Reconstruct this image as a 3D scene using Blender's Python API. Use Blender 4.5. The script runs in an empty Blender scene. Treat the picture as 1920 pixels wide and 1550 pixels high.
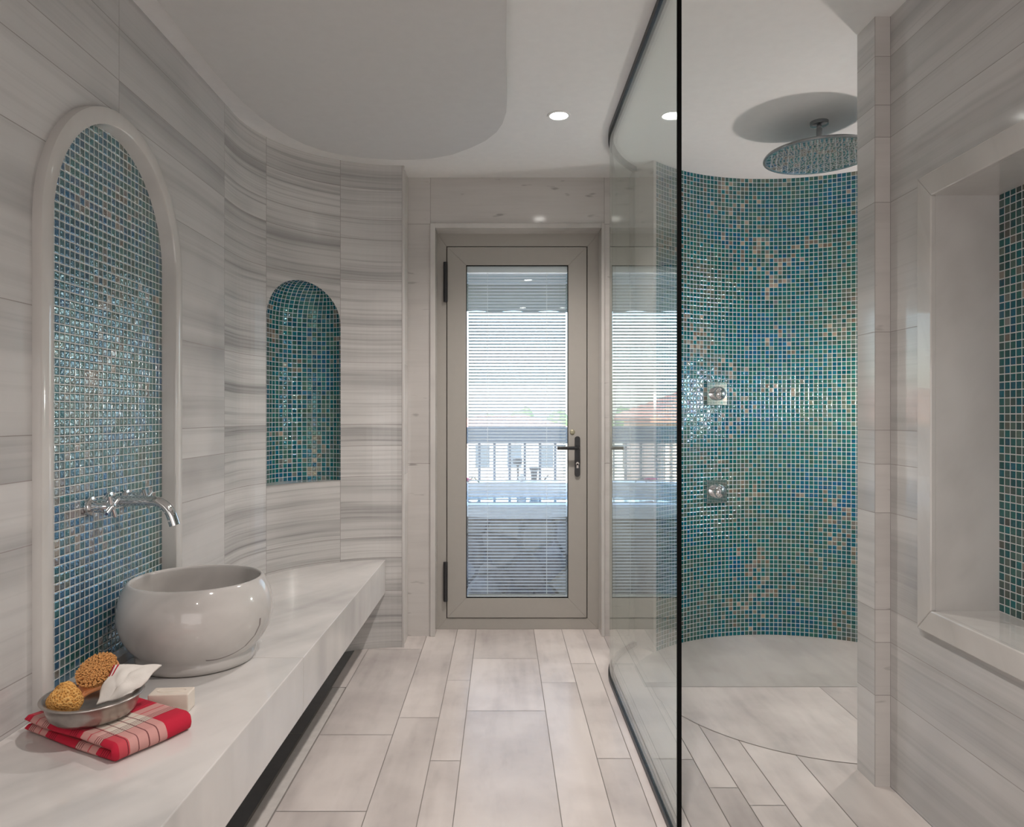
import bpy, math, random
from math import pi, sin, cos, atan2, sqrt, radians
from mathutils import Vector, Matrix, Quaternion
random.seed(7)
SC = bpy.context.scene
C = SC.collection
# ------------------------------------------------------------------ camera
F, VX, VY, HC = 1340.0, 942.0, 777.0, 1.148       # focal length in px, vanishing point, eye height
cam = bpy.data.cameras.new('camera'); co = bpy.data.objects.new('camera', cam); C.objects.link(co)
cam.sensor_width = 36.0; cam.sensor_fit = 'HORIZONTAL'; cam.lens = F / 1920 * 36
cam.shift_x = (960 - VX) / 1920; cam.shift_y = (VY - 775) / 1920
cam.clip_start = .02; cam.clip_end = 300
co.location = (0, 0, HC); co.rotation_euler = (pi / 2, 0, 0)
SC.camera = co
SC.view_settings.view_transform = 'Standard'; SC.view_settings.look = 'None'
SC.view_settings.exposure = 0.95; SC.view_settings.gamma = 1.0
SC.view_settings.use_curve_mapping = False
# ------------------------------------------------------------------ world
w = bpy.data.worlds.new('sky'); SC.world = w; w.use_nodes = True
nt = w.node_tree; nt.nodes.clear()
o_ = nt.nodes.new('ShaderNodeOutputWorld'); b_ = nt.nodes.new('ShaderNodeBackground')
sk = nt.nodes.new('ShaderNodeTexSky'); sk.sky_type = 'NISHITA'; sk.sun_disc = False
sk.sun_elevation = radians(48); sk.sun_rotation = radians(205); sk.dust_density = 2.2; sk.altitude = 20
nt.links.new(sk.outputs[0], b_.inputs[0]); nt.links.new(b_.outputs[0], o_.inputs[0])
b_.inputs[1].default_value = 0.68
# ------------------------------------------------------------------ lights
def light(name, kind, loc, energy, color=(1, 1, 1), size=.1, rot=(0, 0, 0), sizey=None, spot=None, blend=.5):
    l = bpy.data.lights.new(name, kind); l.energy = energy; l.color = color
    if kind == 'AREA':
        l.size = size
        if sizey: l.shape = 'RECTANGLE'; l.size_y = sizey
        else: l.shape = 'DISK'
    elif kind == 'SUN': l.angle = radians(.6)
    else: l.shadow_soft_size = size
    if kind == 'SPOT': l.spot_size = spot; l.spot_blend = blend
    o = bpy.data.objects.new(name, l); C.objects.link(o); o.location = loc; o.rotation_euler = rot
    return o
light('sun', 'SUN', (0, 0, 10), 5.0, (1, .96, .9), rot=(radians(42), 0, radians(-24)))
light('rear_fill_light', 'AREA', (.15, -1.55, .80), 10, (1, .945, .925), 1.9, (radians(86), 0, 0), 1.45)  # soft fill lamp added behind the camera to brighten the room, not a window
light('shower_wall_lamp', 'POINT', (2.02, 3.16, 1.25), 14, (1, .86, .80), .045)
DOWNLIGHTS = [(.232, 2.933), (.232, 1.15), (.232, -.55), (1.33, 3.42)]

# ================================================================== helpers
def srgb(r, g, b):
    f = lambda c: (c / 255 / 12.92) if c <= 10 else ((c / 255 + .055) / 1.055) ** 2.4
    return (f(r), f(g), f(b), 1)
def newobj(name, verts, faces, mats, parent=None, smooth=False, uvs=None, fmat=None, attr=None, loc=None, bevel=0, seg=2, solid=0, sub=0):
    """one mesh object; verts in world metres, loc = origin (default: parent's origin)"""
    org = Vector(loc) if loc is not None else (Vector(parent['_org']) if parent is not None and '_org' in parent else Vector((0, 0, 0)))
    me = bpy.data.meshes.new(name)
    me.from_pydata([tuple(Vector(v) - org) for v in verts], [], faces)
    mats = mats if isinstance(mats, (list, tuple)) else [mats]
    for m in mats: me.materials.append(m)
    if fmat: me.polygons.foreach_set('material_index', fmat)
    if uvs:
        ul = me.uv_layers.new(name='UVMap')
        for p in me.polygons:
            for li, vi in zip(p.loop_indices, p.vertices):
                ul.data[li].uv = uvs[vi] if len(uvs) == len(verts) else uvs[li]
    if attr:
        a = me.attributes.new('panel', 'FLOAT', 'FACE'); a.data.foreach_set('value', attr)
    me.update(); me.validate()
    o = bpy.data.objects.new(name, me); C.objects.link(o)
    if parent is None:
        o.location = org
    else:
        o.parent = parent
        o.location = org - Vector(parent['_org'])
    o['_org'] = tuple(org)
    if smooth:
        me.polygons.foreach_set('use_smooth', [True] * len(me.polygons))
        if smooth != 'all':
            try: me.set_sharp_from_angle(angle=radians(40))
            except Exception: pass
    if bevel:
        b = o.modifiers.new('bevel', 'BEVEL'); b.width = bevel; b.segments = seg; b.limit_method = 'ANGLE'; b.angle_limit = radians(40)
    if solid:
        s = o.modifiers.new('solid', 'SOLIDIFY'); s.thickness = solid; s.offset = -1
    if sub:
        s = o.modifiers.new('sub', 'SUBSURF'); s.levels = sub; s.render_levels = sub
    return o
def thing(name, loc, label, cat, group=None):
    o = bpy.data.objects.new(name, None); C.objects.link(o); o.location = loc; o.empty_display_size = .05
    o['_org'] = tuple(loc); o['label'] = label; o['category'] = cat
    if group: o['group'] = group
    return o
def tag(o, label, cat, group=None, kind=None):
    o['label'] = label; o['category'] = cat
    if group: o['group'] = group
    if kind: o['kind'] = kind
    return o
def struct(o): o['kind'] = 'structure'; return o
class MB:
    def __init__(s): s.v = []; s.f = []; s.m = []
    def add(s, v, f, m=0):
        n = len(s.v); s.v += [tuple(p) for p in v]; s.f += [tuple(i + n for i in q) for q in f]; s.m += [m] * len(f); return s
    def box(s, x0, x1, y0, y1, z0, z1, m=0, M=None):
        v = [(x, y, z) for z in (z0, z1) for y in (y0, y1) for x in (x0, x1)]
        if M is not None: v = [tuple(M @ Vector(p)) for p in v]
        return s.add(v, [(0, 2, 3, 1), (4, 5, 7, 6), (0, 1, 5, 4), (2, 6, 7, 3), (0, 4, 6, 2), (1, 3, 7, 5)], m)
    def lathe(s, prof, n=48, c=(0, 0, 0), M=None, m=0, close=True, sx=1, sy=1):
        v = []; f = []
        for i in range(n):
            a = 2 * pi * i / n
            for r, z in prof:
                p = Vector((r * cos(a) * sx, r * sin(a) * sy, z))
                if M is not None: p = M @ p
                v.append(tuple(p + Vector(c)))
        k = len(prof)
        for i in range(n):
            j = (i + 1) % n
            for q in range(k - 1):
                a, b, cc, d = i * k + q, j * k + q, j * k + q + 1, i * k + q + 1
                if prof[q][0] < 1e-6: f.append((a, cc, d))
                elif prof[q + 1][0] < 1e-6: f.append((a, b, d))
                else: f.append((a, b, cc, d))
        return s.add(v, f, m)
    def tube(s, pts, r, n=14, m=0, caps=True):
        pts = [Vector(p) for p in pts]; rs = r if isinstance(r, (list, tuple)) else [r] * len(pts)
        v = []; f = []
        up = None
        for i, p in enumerate(pts):
            t = (pts[min(i + 1, len(pts) - 1)] - pts[max(i - 1, 0)]).normalized()
            if up is None:
                up = t.orthogonal().normalized()
            else:
                up = (up - t * up.dot(t)).normalized()
            bi = t.cross(up)
            for k in range(n):
                a = 2 * pi * k / n
                v.append(tuple(p + (up * cos(a) + bi * sin(a)) * rs[i]))
        for i in range(len(pts) - 1):
            for k in range(n):
                f.append((i * n + k, i * n + (k + 1) % n, (i + 1) * n + (k + 1) % n, (i + 1) * n + k))
        if caps:
            f.append(tuple(range(n - 1, -1, -1))); f.append(tuple((len(pts) - 1) * n + k for k in range(n)))
        return s.add(v, f, m)
    def prism(s, poly, z0, z1, m=0):
        n = len(poly)
        v = [(x, y, z0) for x, y in poly] + [(x, y, z1) for x, y in poly]
        f = [tuple(range(n - 1, -1, -1)), tuple(range(n, 2 * n))] + [(i, (i + 1) % n, n + (i + 1) % n, n + i) for i in range(n)]
        return s.add(v, f, m)
    def build(s, name, mats, parent=None, **k):
        return newobj(name, s.v, s.f, mats, parent, fmat=s.m, **k)
def sweep_h(path, x0, x1, z0, z1, mb, m=0):
    """sweep a rectangle (offset x0..x1 across, z0..z1) along a horizontal path"""
    P = [Vector((p[0], p[1])) for p in path]; L = []
    for i, p in enumerate(P):
        t = (P[min(i + 1, len(P) - 1)] - P[max(i - 1, 0)]).normalized(); nrm = Vector((t.y, -t.x))
        L.append([(p + nrm * x0, z0), (p + nrm * x1, z0), (p + nrm * x1, z1), (p + nrm * x0, z1)])
    v = [(q[0].x, q[0].y, q[1]) for r in L for q in r]; f = []
    for i in range(len(P) - 1):
        for k in range(4):
            f.append((i * 4 + k, i * 4 + (k + 1) % 4, (i + 1) * 4 + (k + 1) % 4, (i + 1) * 4 + k))
    f.append((3, 2, 1, 0)); e = (len(P) - 1) * 4; f.append((e, e + 1, e + 2, e + 3))
    mb.add(v, f, m)
# ================================================================== materials
def mat(name):
    m = bpy.data.materials.new(name); m.use_nodes = True
    n = m.node_tree; n.nodes.clear()
    out = n.nodes.new('ShaderNodeOutputMaterial'); p = n.nodes.new('ShaderNodeBsdfPrincipled')
    n.links.new(p.outputs[0], out.inputs[0])
    return m, n, p, out
def nd(n, t, **k):
    x = n.nodes.new(t)
    for a, b in k.items():
        if a in ('loc', 'scl', 'rot'): x.inputs[{'loc': 'Location', 'scl': 'Scale', 'rot': 'Rotation'}[a]].default_value = b
        else: setattr(x, a, b)
    return x
def lk(n, a, b): n.links.new(a, b)
def math_(n, op, a, b=None, c=None, clamp=False):
    x = n.nodes.new('ShaderNodeMath'); x.operation = op; x.use_clamp = clamp
    for i, s in enumerate((a, b, c)):
        if s is None: continue
        if isinstance(s, (int, float)): x.inputs[i].default_value = s
        else: n.links.new(s, x.inputs[i])
    return x.outputs[0]
def ramp(n, fac, stops, interp='LINEAR'):
    r = n.nodes.new('ShaderNodeValToRGB'); cr = r.color_ramp; cr.interpolation = interp
    while len(cr.elements) > 1: cr.elements.remove(cr.elements[-1])
    cr.elements[0].position = stops[0][0]; cr.elements[0].color = stops[0][1]
    for p, c in stops[1:]:
        e = cr.elements.new(p); e.color = c
    n.links.new(fac, r.inputs[0]); return r.outputs[0]
def g(v): return (v, v, v, 1)
def simple(name, col, rough=.5, metal=0, spec=.5, bump=None, coat=0, emit=None, var=.06, nscale=30):
    m, n, p, out = mat(name)
    tc = nd(n, 'ShaderNodeTexCoord'); ns = nd(n, 'ShaderNodeTexNoise'); ns.inputs['Scale'].default_value = nscale; ns.inputs['Detail'].default_value = 3
    lk(n, tc.outputs['Object'], ns.inputs['Vector'])
    lo = tuple(c * (1 - var) for c in col[:3]) + (1,); hi = tuple(min(1, c * (1 + var)) for c in col[:3]) + (1,)
    lk(n, ramp(n, ns.outputs[0], [(.3, lo), (.7, hi)]), p.inputs['Base Color'])
    p.inputs['Roughness'].default_value = rough; p.inputs['Metallic'].default_value = metal
    p.inputs['Specular IOR Level'].default_value = spec
    p.inputs['Coat Weight'].default_value = coat
    if emit: p.inputs['Emission Color'].default_value = tuple(col[:3]) + (1,); p.inputs['Emission Strength'].default_value = emit
    if bump:
        b = nd(n, 'ShaderNodeBump'); b.inputs['Strength'].default_value = bump[0]; b.inputs['Distance'].default_value = bump[2]
        n2 = nd(n, 'ShaderNodeTexNoise'); n2.inputs['Scale'].default_value = bump[1]; n2.inputs['Detail'].default_value = 4
        lk(n, tc.outputs['Object'], n2.inputs['Vector']); lk(n, n2.outputs[0], b.inputs['Height']); lk(n, b.outputs[0], p.inputs['Normal'])
    return m
def marble(name, light=(.62, .605, .585), dark=(.30, .295, .29), amount=.6, rough=.10, scale=(1.3, 22, 1), rot=0, coord='UV', fine=1.0, blotch=.35, tint=.07, spots=.0):
    """banded marble: veins run along the first coordinate; every panel samples its own piece of stone"""
    m, n, p, out = mat(name)
    tc = nd(n, 'ShaderNodeTexCoord'); at = nd(n, 'ShaderNodeAttribute', attribute_name='panel')
    rv = nd(n, 'ShaderNodeMapping'); rv.inputs['Rotation'].default_value = rot if isinstance(rot, tuple) else (0, 0, rot)
    lk(n, tc.outputs[coord], rv.inputs['Vector'])
    cmb = nd(n, 'ShaderNodeCombineXYZ')
    k = math_(n, 'MULTIPLY', at.outputs['Fac'], 37.0); k2 = math_(n, 'MULTIPLY', at.outputs['Fac'], 91.7)
    lk(n, k, cmb.inputs[0]); lk(n, k2, cmb.inputs[1]); lk(n, k2, cmb.inputs[2])
    ad = nd(n, 'ShaderNodeVectorMath', operation='ADD'); lk(n, rv.outputs[0], ad.inputs[0]); lk(n, cmb.outputs[0], ad.inputs[1])
    # gentle warp
    wn = nd(n, 'ShaderNodeTexNoise'); wn.inputs['Scale'].default_value = 1.6; lk(n, ad.outputs[0], wn.inputs['Vector'])
    ws = nd(n, 'ShaderNodeVectorMath', operation='SCALE'); ws.inputs['Scale'].default_value = .03; lk(n, wn.outputs['Color'], ws.inputs[0])
    a2 = nd(n, 'ShaderNodeVectorMath', operation='ADD'); lk(n, ad.outputs[0], a2.inputs[0]); lk(n, ws.outputs[0], a2.inputs[1])
    def layer(mul, detail, lo, hi):
        mp = nd(n, 'ShaderNodeMapping'); mp.inputs['Scale'].default_value = tuple(a * b for a, b in zip(scale, mul)); lk(n, a2.outputs[0], mp.inputs['Vector'])
        t = nd(n, 'ShaderNodeTexNoise'); t.inputs['Scale'].default_value = 1; t.inputs['Detail'].default_value = detail; t.inputs['Roughness'].default_value = .55
        lk(n, mp.outputs[0], t.inputs['Vector']); return ramp(n, t.outputs[0], [(lo, g(0)), (hi, g(1))])
    A = layer((.5, .42, .5), 3, .46, .72); B = layer((1, 2.4, 1), 4, .5, .78); D = layer((2.2, 7, 1), 2, .55, .85)
    s = math_(n, 'ADD', math_(n, 'MULTIPLY', A, .75), math_(n, 'MULTIPLY', B, .6 * fine)); s = math_(n, 'ADD', s, math_(n, 'MULTIPLY', D, .4 * fine))
    bn = nd(n, 'ShaderNodeTexNoise'); bn.inputs['Scale'].default_value = 3.2; bn.inputs['Detail'].default_value = 5; lk(n, ad.outputs[0], bn.inputs['Vector'])
    s = math_(n, 'ADD', s, math_(n, 'MULTIPLY', ramp(n, bn.outputs[0], [(.42, g(0)), (.72, g(1))]), blotch))
    if spots:
        sp = layer((3, .9, 1), 2, .66, .74); s = math_(n, 'ADD', s, math_(n, 'MULTIPLY', sp, spots))
    s = math_(n, 'MULTIPLY', s, amount, clamp=True)
    mx = nd(n, 'ShaderNodeMix', data_type='RGBA'); lk(n, s, mx.inputs['Factor'])
    mx.inputs['A'].default_value = light + (1,); mx.inputs['B'].default_value = dark + (1,)
    wnz = nd(n, 'ShaderNodeTexWhiteNoise', noise_dimensions='1D'); lk(n, k, wnz.inputs['W'])
    hs = nd(n, 'ShaderNodeHueSaturation'); lk(n, mx.outputs['Result'], hs.inputs['Color'])
    lk(n, math_(n, 'ADD', math_(n, 'MULTIPLY', wnz.outputs[0], tint * 2), 1 - tint), hs.inputs['Value'])
    lk(n, hs.outputs[0], p.inputs['Base Color'])
    p.inputs['Roughness'].default_value = rough; p.inputs['IOR'].default_value = 1.5
    return m
T = .0218
def mosaic(name, grout=(.69, .66, .62), blueshift=.0, dark=1.0, film=190, fior=1.66, fvar=46):
    m, n, p, out = mat(name)
    tc = nd(n, 'ShaderNodeTexCoord'); sc = nd(n, 'ShaderNodeVectorMath', operation='SCALE'); sc.inputs['Scale'].default_value = 1 / T
    lk(n, tc.outputs['UV'], sc.inputs[0])
    fl = nd(n, 'ShaderNodeVectorMath', operation='FLOOR'); lk(n, sc.outputs[0], fl.inputs[0])
    fr = nd(n, 'ShaderNodeVectorMath', operation='FRACTION'); lk(n, sc.outputs[0], fr.inputs[0])
    sx = nd(n, 'ShaderNodeSeparateXYZ'); lk(n, fr.outputs[0], sx.inputs[0])
    ax = math_(n, 'SUBTRACT', sx.outputs[0], .5); ay = math_(n, 'SUBTRACT', sx.outputs[1], .5)
    d = math_(n, 'MAXIMUM', math_(n, 'ABSOLUTE', ax), math_(n, 'ABSOLUTE', ay))
    gm = ramp(n, d, [(.425, g(0)), (.445, g(1))])           # grout mask
    wn = nd(n, 'ShaderNodeTexWhiteNoise', noise_dimensions='3D'); lk(n, fl.outputs[0], wn.inputs['Vector'])
    ws = nd(n, 'ShaderNodeSeparateColor'); lk(n, wn.outputs['Color'], ws.inputs[0])
    big = nd(n, 'ShaderNodeTexNoise'); big.inputs['Scale'].default_value = .045; big.inputs['Detail'].default_value = 2; lk(n, fl.outputs[0], big.inputs['Vector'])
    t = math_(n, 'ADD', math_(n, 'MULTIPLY', big.outputs[0], 1.25), math_(n, 'MULTIPLY', math_(n, 'SUBTRACT', ws.outputs[0], .5), .42))
    t = math_(n, 'ADD', t, -.13 + blueshift)
    k = dark
    col = ramp(n, t, [(0.0, (.15 * k, .13 * k, .095 * k, 1)), (.22, (.085 * k, .125 * k, .095 * k, 1)), (.38, (.030 * k, .110 * k, .085 * k, 1)),
                      (.52, (.010 * k, .112 * k, .112 * k, 1)), (.66, (.005 * k, .100 * k, .140 * k, 1)), (.84, (.004 * k, .085 * k, .19 * k, 1)), (1, (.03 * k, .13 * k, .22 * k, 1))])
    # scattered copper / blush tiles, gathered in drifts
    b2 = nd(n, 'ShaderNodeTexNoise'); b2.inputs['Scale'].default_value = .09; b2.inputs['Detail'].default_value = 3
    o2 = nd(n, 'ShaderNodeVectorMath', operation='ADD'); o2.inputs[1].default_value = (41, 17, 5); lk(n, fl.outputs[0], o2.inputs[0]); lk(n, o2.outputs[0], b2.inputs['Vector'])
    cu = ramp(n, math_(n, 'ADD', math_(n, 'MULTIPLY', b2.outputs[0], .9), math_(n, 'MULTIPLY', ws.outputs[1], .42)), [(.855, g(0)), (.89, g(1))])
    mx = nd(n, 'ShaderNodeMix', data_type='RGBA'); lk(n, math_(n, 'MULTIPLY', cu, .7), mx.inputs['Factor']); lk(n, col, mx.inputs['A'])
    lk(n, ramp(n, ws.outputs[2], [(0, (.30, .19, .13, 1)), (.5, (.22, .17, .14, 1)), (1, (.40, .29, .22, 1))]), mx.inputs['B'])
    hs = nd(n, 'ShaderNodeHueSaturation'); lk(n, mx.outputs['Result'], hs.inputs['Color']); lk(n, math_(n, 'ADD', math_(n, 'MULTIPLY', ws.outputs[2], .6), .7), hs.inputs['Value']); hs.inputs['Saturation'].default_value = 1.08
    m2 = nd(n, 'ShaderNodeMix', data_type='RGBA'); lk(n, gm, m2.inputs['Factor']); lk(n, hs.outputs[0], m2.inputs['A']); m2.inputs['B'].default_value = grout + (1,)
    lk(n, m2.outputs['Result'], p.inputs['Base Color'])
    lk(n, math_(n, 'ADD', math_(n, 'MULTIPLY', gm, .5), .10), p.inputs['Roughness'])
    p.inputs['IOR'].default_value = 1.52
    lk(n, math_(n, 'SUBTRACT', .5, math_(n, 'MULTIPLY', gm, .4)), p.inputs['Specular IOR Level'])
    if 'Thin Film Thickness' in p.inputs:
        lk(n, math_(n, 'ADD', math_(n, 'MULTIPLY', ws.outputs[1], fvar), film), p.inputs['Thin Film Thickness'])
        p.inputs['Thin Film IOR'].default_value = fior
    # relief: every tile pillowed, tilted and slightly wavy
    h = math_(n, 'ADD', math_(n, 'MULTIPLY', ax, math_(n, 'SUBTRACT', ws.outputs[0], .5)), math_(n, 'MULTIPLY', ay, math_(n, 'SUBTRACT', ws.outputs[2], .5)))
    wv = nd(n, 'ShaderNodeTexNoise'); wv.inputs['Scale'].default_value = 2.3; wv.inputs['Detail'].default_value = 1; lk(n, sc.outputs[0], wv.inputs['Vector'])
    h = math_(n, 'ADD', math_(n, 'MULTIPLY', h, .11), math_(n, 'MULTIPLY', wv.outputs[0], .07))
    pl = ramp(n, d, [(.28, g(1)), (.45, g(0))], 'EASE')
    h = math_(n, 'ADD', h, math_(n, 'MULTIPLY', pl, .055))
    h = math_(n, 'MULTIPLY', h, math_(n, 'SUBTRACT', 1, gm))
    bp = nd(n, 'ShaderNodeBump'); bp.inputs['Distance'].default_value = T; bp.inputs['Strength'].default_value = .9; lk(n, h, bp.inputs['Height']); lk(n, bp.outputs[0], p.inputs['Normal'])
    return m
def pane(name, tint=(.93, .965, .95), ior=1.5, rough=0.0):
    m, n, p, out = mat(name); n.nodes.remove(p)
    tr = nd(n, 'ShaderNodeBsdfTransparent'); tr.inputs[0].default_value = tint + (1,)
    gl = nd(n, 'ShaderNodeBsdfGlossy'); gl.inputs['Roughness'].default_value = rough; gl.inputs[0].default_value = (.97, 1, .985, 1)
    fr = nd(n, 'ShaderNodeFresnel'); ge = nd(n, 'ShaderNodeNewGeometry')
    lk(n, math_(n, 'ADD', math_(n, 'MULTIPLY', ge.outputs['Backfacing'], 1 / ior - ior), ior), fr.inputs['IOR'])
    mx = nd(n, 'ShaderNodeMixShader'); lk(n, fr.outputs[0], mx.inputs[0]); lk(n, tr.outputs[0], mx.inputs[1]); lk(n, gl.outputs[0], mx.inputs[2])
    lk(n, mx.outputs[0], out.inputs[0]); return m
M = {}
M['wall'] = marble('banded_marble_wall', amount=.78, scale=(.45, 15, 1), fine=.6, light=(.60, .585, .57), dark=(.30, .295, .29), blotch=.25)
M['wall_strong'] = marble('banded_marble_curved_wall', amount=.8, scale=(.8, 30, 1), fine=1.3, light=(.60, .585, .565), dark=(.27, .262, .255), tint=.06, blotch=.2, rough=.2)
M['wall_end'] = marble('pale_marble_end_wall', amount=.18, scale=(2.4, 30, 1), light=(.60, .575, .55), dark=(.22, .2, .19), spots=3.0, fine=.7)
M['floor'] = marble('honed_marble_planks', amount=.55, scale=(11, .9, 1), light=(.68, .625, .59), dark=(.35, .31, .295), rough=.24, fine=.8, blotch=.8, tint=.13)
M['counter'] = marble('polished_marble_worktop', amount=.62, scale=(8, .9, 1), coord='Object', rot=radians(33), light=(.68, .655, .63), dark=(.34, .335, .33), rough=.08, blotch=.5, fine=.5)
M['bowlmarble'] = marble('polished_marble_basin', amount=.85, scale=(3, 3, 14), coord='Object', rot=(radians(50), radians(35), 0), light=(.60, .575, .55), dark=(.36, .345, .33), rough=.07, fine=.5, blotch=.4)
def add_vein(m, p1, p2, p3, wd=.0013, xmin=.085):
    n = m.node_tree; p1, p2, p3 = Vector(p1), Vector(p2), Vector(p3); nn = (p2 - p1).cross(p3 - p1).normalized(); dd = nn.dot(p1)
    p = [x for x in n.nodes if x.type == 'BSDF_PRINCIPLED'][0]; src = p.inputs['Base Color'].links[0].from_socket
    tc = nd(n, 'ShaderNodeTexCoord'); ns = nd(n, 'ShaderNodeTexNoise'); ns.inputs['Scale'].default_value = 14; lk(n, tc.outputs['Object'], ns.inputs['Vector'])
    dt = nd(n, 'ShaderNodeVectorMath', operation='DOT_PRODUCT'); dt.inputs[1].default_value = nn; lk(n, tc.outputs['Object'], dt.inputs[0])
    d = math_(n, 'ADD', math_(n, 'SUBTRACT', dt.outputs['Value'], dd), math_(n, 'MULTIPLY', math_(n, 'SUBTRACT', ns.outputs[0], .5), .007))
    sx = nd(n, 'ShaderNodeSeparateXYZ'); lk(n, tc.outputs['Object'], sx.inputs[0])
    f = math_(n, 'MULTIPLY', ramp(n, math_(n, 'DIVIDE', math_(n, 'ABSOLUTE', d), wd * 2), [(.2, g(.85)), (1, g(0))]), math_(n, 'MULTIPLY', math_(n, 'GREATER_THAN', sx.outputs[0], xmin), math_(n, 'MULTIPLY', math_(n, 'LESS_THAN', sx.outputs[2], .135), math_(n, 'GREATER_THAN', sx.outputs[2], .034))))
    mx = nd(n, 'ShaderNodeMix', data_type='RGBA'); lk(n, f, mx.inputs['Factor']); lk(n, src, mx.inputs['A']); mx.inputs['B'].default_value = (.12, .09, .085, 1)
    lk(n, mx.outputs['Result'], p.inputs['Base Color'])
add_vein(M['bowlmarble'], (.20, -.06, .132), (.14, -.096, .035), (.102, -.123, 0))
M['trim'] = marble('polished_marble_trim', amount=.6, scale=(4, 4, 1.2), coord='Object', rot=(radians(25), radians(10), radians(20)), light=(.62, .60, .575), dark=(.34, .32, .30), rough=.055, fine=.5)
M['cylmarble'] = marble('shower_floor_marble', amount=.42, scale=(7, .7, 1), light=(.50, .47, .44), dark=(.24, .225, .21), rough=.16, fine=.8, blotch=.6)
M['joint'] = simple('marble_joint', (.30, .275, .26), .8)
M['floorjoint'] = simple('floor_joint', (.24, .22, .20), .8)
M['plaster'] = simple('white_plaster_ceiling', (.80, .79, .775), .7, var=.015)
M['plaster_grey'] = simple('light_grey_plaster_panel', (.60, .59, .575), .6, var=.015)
M['mosaic'] = mosaic('glass_mosaic_teal')
M['mosaic_basin'] = mosaic('glass_mosaic_basin_niche', blueshift=.09, film=44, fior=2.15, fvar=16)
M['mosaic_dark'] = mosaic('glass_mosaic_green', grout=(.70, .67, .60), blueshift=-.12, dark=.9)
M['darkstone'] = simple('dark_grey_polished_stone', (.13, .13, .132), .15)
M['drain'] = simple('marble_access_strip', (.56, .53, .50), .25)
M['gap'] = simple('black_gap', (.012, .012, .012), .6)
M['chrome'] = simple('chrome', (.78, .79, .80), .05, metal=1, var=.01)
M['tin'] = simple('tinned_metal', (.42, .385, .36), .33, metal=1, bump=(.35, 60, .002), var=.22, nscale=22)
M['alu'] = simple('taupe_painted_aluminium', (.40, .38, .345), .42, var=.015)
M['black'] = simple('black_metal', (.018, .018, .020), .38)
M['rubber'] = simple('black_gasket', (.004, .004, .004), .9, spec=.1)
M['chrome_dark'] = simple('satin_chrome', (.42, .43, .44), .18, metal=1, var=.01)
M['slat'] = simple('white_blind_slat', (.80, .82, .84), .35, var=.01)
M['cord'] = simple('white_cord', (.82, .83, .84), .6)
M['pane'] = pane('door_glass', (.95, .975, .98))
M['shower_glass'] = pane('shower_glass', (.945, .965, .955))
M['glassedge'] = simple('dark_green_glass_edge', (.012, .03, .03), .15)
M['lamp'] = simple('downlight_lens', (1, .97, .92), .5, emit=9, var=0)
M['lamptrim'] = simple('white_downlight_ring', (.80, .80, .78), .35)
M['wood'] = simple('orange_beech_wood', (.72, .30, .12), .45, var=.12, nscale=40)
M['bristle'] = simple('tan_bristles', (.74, .36, .12), .85, bump=(1, 420, .004), var=.25, nscale=260)
M['linen'] = simple('white_linen', (.74, .70, .65), .85, bump=(.3, 500, .0008), var=.05)
M['redthread'] = simple('red_thread', (.45, .02, .04), .8)
M['soap'] = simple('cream_soap', (.74, .66, .57), .42, var=.04)
def sponge_mat():
    m, n, p, out = mat('natural_sponge'); tc = nd(n, 'ShaderNodeTexCoord')
    v = nd(n, 'ShaderNodeTexVoronoi'); v.inputs['Scale'].default_value = 230; lk(n, tc.outputs['Object'], v.inputs['Vector'])
    c = ramp(n, v.outputs['Distance'], [(.12, (.22, .07, .015, 1)), (.35, (.72, .33, .07, 1)), (.8, (.85, .50, .17, 1))])
    lk(n, c, p.inputs['Base Color']); p.inputs['Roughness'].default_value = .9
    b = nd(n, 'ShaderNodeBump'); b.inputs['Distance'].default_value = .004; lk(n, v.outputs['Distance'], b.inputs['Height']); lk(n, b.outputs[0], p.inputs['Normal'])
    return m
M['sponge'] = sponge_mat()
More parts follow.
